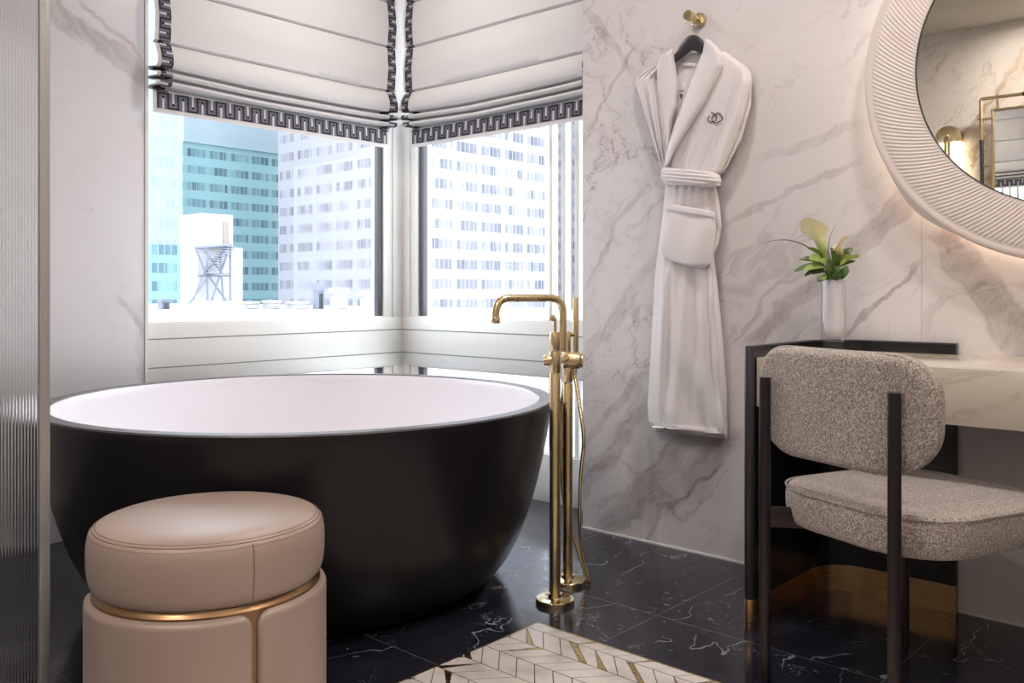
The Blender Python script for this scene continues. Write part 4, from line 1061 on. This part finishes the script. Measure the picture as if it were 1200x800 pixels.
gl = MB(); gl.lathe([(0, 0), (RI - .003, 0), (RI - .003, .004), (0, .004)], (MCX, MY + .004, MCZ), 160, axis=(0, -1, 0)); shift(gl, mi.location).obj('mirror_glass', 'mirror', mi, angle=30)
rg = MB(); rows = [[mpt(r, 2 * PI * j / 160, y) for j in range(160)] for r, y in ((RI - .003, MY + .002), (RI - .003, MY - .003), (RI + .0005, MY - .0035), (RI + .0005, MY + .002))]
rg.grid(rows, closeu=True); shift(rg, mi.location).obj('inner_ring', 'black_satin', mi)
ld = MB(); rows = [[mpt(r, 2 * PI * j / 120, y) for j in range(120)] for r, y in ((.475, YR - .026), (.475, YR - .014), (.490, YR - .014), (.490, YR - .026), (.475, YR - .026))]
ld.grid(rows, closeu=True); shift(ld, mi.location).obj('led_strip', 'led', mi)
st_ = MB(); st_.lathe([(.30, 0), (.30, .03)], (MCX, YR, MCZ), 48, axis=(0, -1, 0)); shift(st_, mi.location).obj('wall_mount', 'black_satin', mi)

# ------------------------------------------------------------------ seen in the mirror: sconce, framed mirror on the wall behind
def refl(px, py, yw):       # point on the wall y=yw that the round mirror shows at (px,py)
    d = ray(px, py); t = (2 * MY - yw) / d.y; q = CAM + d * t; return Vector((q.x, yw, q.z))
s0 = refl(1112, 148, Y0 + .05); s1 = refl(1097, 200, Y0 + .05); s2 = refl(1127, 200, Y0 + .05)
sw = abs(s2.x - s1.x) / 2; sx = (s1.x + s2.x) / 2; ztop_ = s0.z; zbot_ = ztop_ - .62
scn = thing('wall_sconce', 'brass capsule wall sconce glowing, seen reflected at the round mirror edge', 'wall lamp', (sx, Y0, zbot_))
mb = MB(); mb.box((sx - .03, Y0, zbot_ + .22), (sx + .03, Y0 + .02, zbot_ + .40)); shift(mb, scn.location).obj('wall_plate', 'brass', scn, bevel=.004)
def capsule(w, z0, z1, y0, y1, mb, part):   # stadium outline pieces
    pts = []
    if part == 'top':
        pts = [(sx + w * math.cos(a), z1 - w + w * math.sin(a)) for a in [PI * k / 20 for k in range(21)]]; pts += [(sx - w, z1 - w - .03), (sx + w, z1 - w - .03)]
    elif part == 'bot':
        pts = [(sx + w * math.cos(a), z0 + w + w * math.sin(a)) for a in [PI + PI * k / 20 for k in range(21)]]; pts += [(sx + w, z0 + w + .03), (sx - w, z0 + w + .03)]
    mb.prism(pts, lambda x, z, h: (x, h, z), y0, y1)
for prt in ('top', 'bot'):
    mb = MB(); capsule(sw, zbot_, ztop_, Y0 + .02, Y0 + .075, mb, prt); shift(mb, scn.location).obj('brass_cap', 'brass', scn, bevel=.003)
for sg in (-1, 1):
    mb = MB(); mb.cyl((sx + sg * sw * .60, Y0 + .047, zbot_ + sw + .03), (sx + sg * sw * .60, Y0 + .047, ztop_ - sw - .03), sw * .38, 24); shift(mb, scn.location).obj('glass_tube', 'lamp_glow', scn)
mb = MB(); mb.tube([(sx - sw * .14, Y0 + .085, zbot_ + sw), (sx - sw * .14, Y0 + .085, ztop_ - sw), (sx, Y0 + .085, ztop_ - sw * .8), (sx + sw * .14, Y0 + .085, ztop_ - sw), (sx + sw * .14, Y0 + .085, zbot_ + sw)], .010, 12); shift(mb, scn.location).obj('center_bar', 'brass_polished', scn)
# framed mirror leaning a little forward
f0 = refl(1153, 118, Y0 + .04); g0_ = refl(1167, 131, Y0 + .03)
TILT = -2.8
fm = thing('framed_mirror', 'rectangular mirror in a brass and black lattice frame, seen in the round mirror', 'mirror', (0, Y0 + .012, .9))
fx0, fz1 = f0.x, f0.z; gx0, gz1 = g0_.x, g0_.z; wd_ = .95; fx1 = fx0 + wd_ + 2 * (gx0 - fx0); gx1 = gx0 + wd_; fz0 = .95; gz0 = fz0 + (fz1 - gz1)
Fy = Y0 + .03
def fmo(mb, nm, mat, **kw):
    o = shift(mb, fm.location).obj(nm, mat, fm, **kw); return o
mb = MB(); mb.box((gx0, Fy - .008, gz0), (gx1, Fy, gz1)); fmo(mb, 'mirror_glass', 'mirror', smooth=False)
bars = [((fx0, fz0), (fx0, fz1)), ((fx1, fz0), (fx1, fz1)), ((fx0, fz0), (fx1, fz0)), ((fx0, fz1), (fx1, fz1))]
for (a, b) in bars:
    A_ = Vector((a[0], Fy, a[1])); B_ = Vector((b[0], Fy, b[1])); mb = MB(); mb.cyl(A_, B_, .011, 16, bev=.002); fmo(mb, 'outer_bar', 'brass')
    mb = MB(); mb.cyl(A_.lerp(B_, .22), A_.lerp(B_, .78), .0135, 16, bev=.002); fmo(mb, 'black_sleeve', 'black_satin')
for (a, b) in [((gx0, gz0), (gx0, gz1)), ((gx1, gz0), (gx1, gz1)), ((gx0, gz0), (gx1, gz0)), ((gx0, gz1), (gx1, gz1))]:
    mb = MB(); d = Vector((b[0] - a[0], 0, b[1] - a[1])).normalized() * .009
    mb.cyl(Vector((a[0], Fy, a[1])) - d, Vector((b[0], Fy, b[1])) + d, .009, 16, bev=.002); fmo(mb, 'inner_bar', 'brass')
for (x, z, dx, dz) in [(gx0 + .03, fz1 + .02, 0, -(fz1 - gz1) - .02), (gx1 - .03, fz1 + .02, 0, -(fz1 - gz1) - .02), (gx0 + .03, fz0 - .02, 0, gz0 - fz0 + .02), (gx1 - .03, fz0 - .02, 0, gz0 - fz0 + .02),
                       (fx0 - .02, gz1 - .05, gx0 - fx0 + .02, 0), (fx1 + .02, gz1 - .05, -(fx1 - gx1) - .02, 0), (fx0 - .02, gz0 + .05, gx0 - fx0 + .02, 0), (fx1 + .02, gz0 + .05, -(fx1 - gx1) - .02, 0),
                       (fx0 - .02, 1.72, gx0 - fx0 + .02, 0)]:
    mb = MB(); mb.cyl((x, Fy, z), (x + dx, Fy, z + dz), .008, 12, bev=.001); fmo(mb, 'lattice_stub', 'brass')
fm.rotation_euler = (-math.radians(-TILT), 0, 0)
fm.location.y += .02

# ------------------------------------------------------------------ fluted shower screen at the left
GX = -2.0; gy1 = atx(46, 300, GX).y; gy0 = -.10
sg = thing('shower_screen', 'tall fluted glass shower screen with slim metal edge at the far left', 'shower screen', (GX, gy1, 0))
mb = MB(); pitch_ = .0062; nF = int((gy1 - gy0) / pitch_); seg = 8; ra, rb2 = [], []
for k in range(nF * seg + 1):
    y = gy1 - k * pitch_ / seg; ph = 2 * PI * k / seg; x = GX + .0035 + .0011 * abs(math.cos(ph / 2)) * 1.0
    ra.append((x, y)); rb2.append((GX - .0035, y))
mb.grid([[Vector((x, y, .02)) for x, y in ra], [Vector((x, y, 2.4)) for x, y in ra]]); mb.grid([[Vector((x, y, .02)) for x, y in rb2], [Vector((x, y, 2.4)) for x, y in rb2]], flip=True)
for z in (.02, 2.4): mb.grid([[Vector((x, y, z)) for x, y in ra], [Vector((x, y, z)) for x, y in rb2]])
for k in (0, -1): mb.add([(ra[k][0], ra[k][1], .02), (rb2[k][0], rb2[k][1], .02), (rb2[k][0], rb2[k][1], 2.4), (ra[k][0], ra[k][1], 2.4)], [(0, 1, 2, 3)])
shift(mb, sg.location).obj('fluted_pane', 'fluted_glass', sg, angle=70)
gy2 = atx(57, 300, GX).y
M['alu'] = simple('alu', (.50, .50, .49), .35, .35)
mb = MB(); mb.box((GX - .010, gy1 - .002, 0), (GX + .010, gy2, 2.42)); shift(mb, sg.location).obj('edge_profile', 'alu', sg, bevel=.002)
mb = MB(); mb.box((GX - .010, gy0, 2.4), (GX + .010, gy1, 2.42)); shift(mb, sg.location).obj('top_rail', 'alu', sg, bevel=.002)
mb = MB(); mb.box((GX - .010, gy0, 0), (GX + .010, gy1, .02)); shift(mb, sg.location).obj('bottom_rail', 'alu', sg, bevel=.002)

# ------------------------------------------------------------------ city outside
def bld(name, label, boxes, mats, cat='building'):
    e = thing(name, label, cat, (boxes[0][1][0], boxes[0][1][1], -70))
    for nm, a, b, mt in boxes:
        mb = MB(); mb.box(a, b); shift(mb, e.location).obj(nm, mt, e, smooth=False)
    return e
tX = -179
bld('office_tower', 'teal glass office tower seen through the left window', [('tower_block', (tX - 30, atx(214, 300, tX).y, -70), (tX, atx(333, 300, tX).y, 33), 'fac_teal'), ('roof_parapet', (tX - 30.5, atx(214, 300, tX).y, 33), (tX + .4, atx(333, 300, tX).y, 62), 'pale_blue')], None)
pX = -150
bld('office_tower', 'pale hazy office tower at the left edge of the window', [('tower_block', (pX - 30, atx(60, 300, pX).y, 9.2), (pX, atx(213.5, 300, pX).y, 75), 'fac_pale'), ('lower_block', (pX - 30, atx(60, 300, pX).y, -70), (pX + .3, atx(213.5, 300, pX).y, 9.2), 'fac_pale_low')], None)
cq = att(471, 300, 150)
e = thing('office_building', 'white office block with rows of windows filling the middle of the view', 'building', (cq.x, cq.y, -70))
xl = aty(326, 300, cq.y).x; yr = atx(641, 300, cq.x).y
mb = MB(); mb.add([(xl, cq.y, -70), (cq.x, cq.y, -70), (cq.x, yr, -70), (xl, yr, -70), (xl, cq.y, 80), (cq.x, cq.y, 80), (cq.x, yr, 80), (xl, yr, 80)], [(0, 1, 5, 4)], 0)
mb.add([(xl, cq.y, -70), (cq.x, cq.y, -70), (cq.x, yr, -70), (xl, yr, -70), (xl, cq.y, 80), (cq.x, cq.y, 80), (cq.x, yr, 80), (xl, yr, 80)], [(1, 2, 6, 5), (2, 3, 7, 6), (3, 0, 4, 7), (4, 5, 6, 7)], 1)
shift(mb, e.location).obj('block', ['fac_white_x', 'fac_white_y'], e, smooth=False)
q0 = att(646, 300, 230); q1 = att(700, 300, 230)
bld('office_tower', 'narrow beige tower behind the right window mullions', [('tower_block', (q0.x, q0.y, -70), (q1.x + 25, q1.y + 10, 110), 'fac_beige')], None)
# terrace roof with box house and stair
RZ = -.62
mb = MB(); mb.box((-112, -20, RZ - 3), (-9, 60, RZ)); tag(mb.obj('roof_terrace', 'roof_white', smooth=False), 'white flat roof terrace just outside the left window', 'roof')
mb = MB(); mb.box((-400, -200, -72), (50, 400, -70)); o = mb.obj('ground', 'street', smooth=False); o['kind'] = 'structure'
mb = MB()
bc = att(236, 300, 70); bl_ = att(211, 300, 73.5); br_ = atx(273, 300, bc.x)
hx = bc.x
ye = atx(273, 300, hx).y; xw = aty(211, 300, bc.y).x
zt_ = CAM.z + (HZ - 249.5) / F * 70; zm_ = CAM.z + (HZ - 288) / F * 70
th_ = thing('roof_house', 'white plant room raised on a steel trestle on the roof terrace', 'roof house', (hx, bc.y, RZ))
mb = MB(); mb.box((xw, bc.y + .02, RZ), (hx - .6, bc.y + 4, zm_ - .02)); mb.box((xw, bc.y, zm_ - .02), (hx, ye, zt_)); shift(mb, th_.location).obj('house_block', 'box_white', th_, smooth=False)
dA = atx(261, 270, hx); dB = atx(268, 287, hx); mb = MB(); mb.box((hx, dA.y, zm_), (hx + .08, dB.y, CAM.z + (HZ - 262) / F * 74)); shift(mb, th_.location).obj('door', 'door_beige', th_, smooth=False)
def px_t(px, py): return atx(px, py, hx + .8)
tr = MB()
for a, b, r in [((229, 290), (271, 287), .14), ((229, 290), (242, 322), .10), ((245, 322), (222, 355), .10), ((232, 322), (268, 322), .14), ((247, 296), (226, 352), .08), ((258, 300), (262, 352), .09), ((244, 322), (265, 352), .09), ((266, 298), (248, 352), .09), ((270, 288), (270, 352), .10), ((237, 290), (262, 322), .09), ((266, 290), (236, 322), .09), ((243, 290), (243, 352), .09)]:
    tr.tube([px_t(*a), px_t(*b)], r, 6)
for k in range(12):
    f_ = k / 11; p_ = px_t(268 - 24 * f_, 289 + 31 * f_); tr.box(p_ + Vector((-.5, -.35, -.05)), p_ + Vector((.5, .35, .05)))
shift(tr, th_.location).obj('stair_trestle', 'steel_grey', th_)
# low plant units on the terrace
rs = random.Random(9)
for k, (pxx, ww, hh, lab) in enumerate([(192, 10, .9, 'grey mast unit on the roof left of the plant room'), (292, 16, .7, 'low pale duct unit on the roof beside the trestle'), (318, 14, .8, 'low pale unit on the roof in front of the teal tower'), (349, 18, .7, 'long low cabinet on the roof in front of the white block'), (373, 9, 2.3, 'square louvred unit on the roof edge'), (397, 15, 1.9, 'white rooftop fan unit with curved cowl'), (432, 14, 1.6, 'white rooftop hood unit near the window frame')]):
    p_ = att(pxx, 352, 78); s_ = ww * 78 / F / 2
    mb = MB(); mb.box((p_.x - s_, p_.y - s_, RZ), (p_.x + s_, p_.y + s_, RZ + hh * .7)); mb.box((p_.x - s_ * 1.15, p_.y - s_ * 1.15, RZ + hh * .7), (p_.x + s_ * 1.15, p_.y + s_ * 1.15, RZ + hh))
    for q_ in (-.6, -.2, .2, .6): mb.box((p_.x + s_, p_.y + s_ * q_ - .12, RZ + .1), (p_.x + s_ + .08, p_.y + s_ * q_ + .12, RZ + hh * .6))
    o = mb.obj('rooftop_unit', 'steel_grey' if k in (0, 4) else 'box_white', origin=(p_.x, p_.y, RZ), smooth=False); tag(o, lab, 'rooftop unit', 'rooftop units on the terrace')

# ------------------------------------------------------------------ lights
w = bpy.data.worlds.new('world'); sc.world = w; w.use_nodes = True
bg = w.node_tree.nodes['Background']; nt = w.node_tree
tc = nt.nodes.new('ShaderNodeTexCoord'); sp_ = nt.nodes.new('ShaderNodeSeparateXYZ'); nt.links.new(tc.outputs['Generated'], sp_.inputs[0])
cr = nt.nodes.new('ShaderNodeValToRGB'); nt.links.new(sp_.outputs[2], cr.inputs[0])
cr.color_ramp.elements[0].color = (.95, .97, 1, 1); cr.color_ramp.elements[1].color = (.80, .88, 1, 1)
nt.links.new(cr.outputs[0], bg.inputs[0]); bg.inputs[1].default_value = 5.5
def area(name, loc, size, power, col, rot=(0, 0, 0), shape='DISK'):
    l = bpy.data.lights.new(name, 'AREA'); l.shape = shape; l.size = size; l.energy = power; l.color = col
    o = bpy.data.objects.new(name, l); COL.objects.link(o); o.location = loc; o.rotation_euler = rot; return o
def fill_lamp(x, y, p, s=.16, col=(1, .90, .84)):  # unseen fill lamp added at the ceiling to brighten the room
    e = thing('added_fill_light', 'round fill light added at the ceiling', 'fill light', (x, y, CZ - .012), 0, 'added ceiling fill lights')
    mb = MB(); mb.lathe([(s * .5, .010), (s * .5, 0), (s * .62, 0), (s * .64, .003), (s * .64, .0115), (s * .5, .010)], (0, 0, 0), 40, capa=False, capb=False); mb.obj('trim_ring', 'white_paint', e)
    area('fill_lamp', (x, y, CZ - .003), s, p, col)
for x, y, p in [(-2.7, 2.2, 8), (-1.2, 1.9, 8), (-.3, 1.8, 14), (-1.2, 0.1, 1.5), (.6, .6, 12), (-1.1, -.8, 20), (.2, -.8, 14)]:
    fill_lamp(x, y, p)
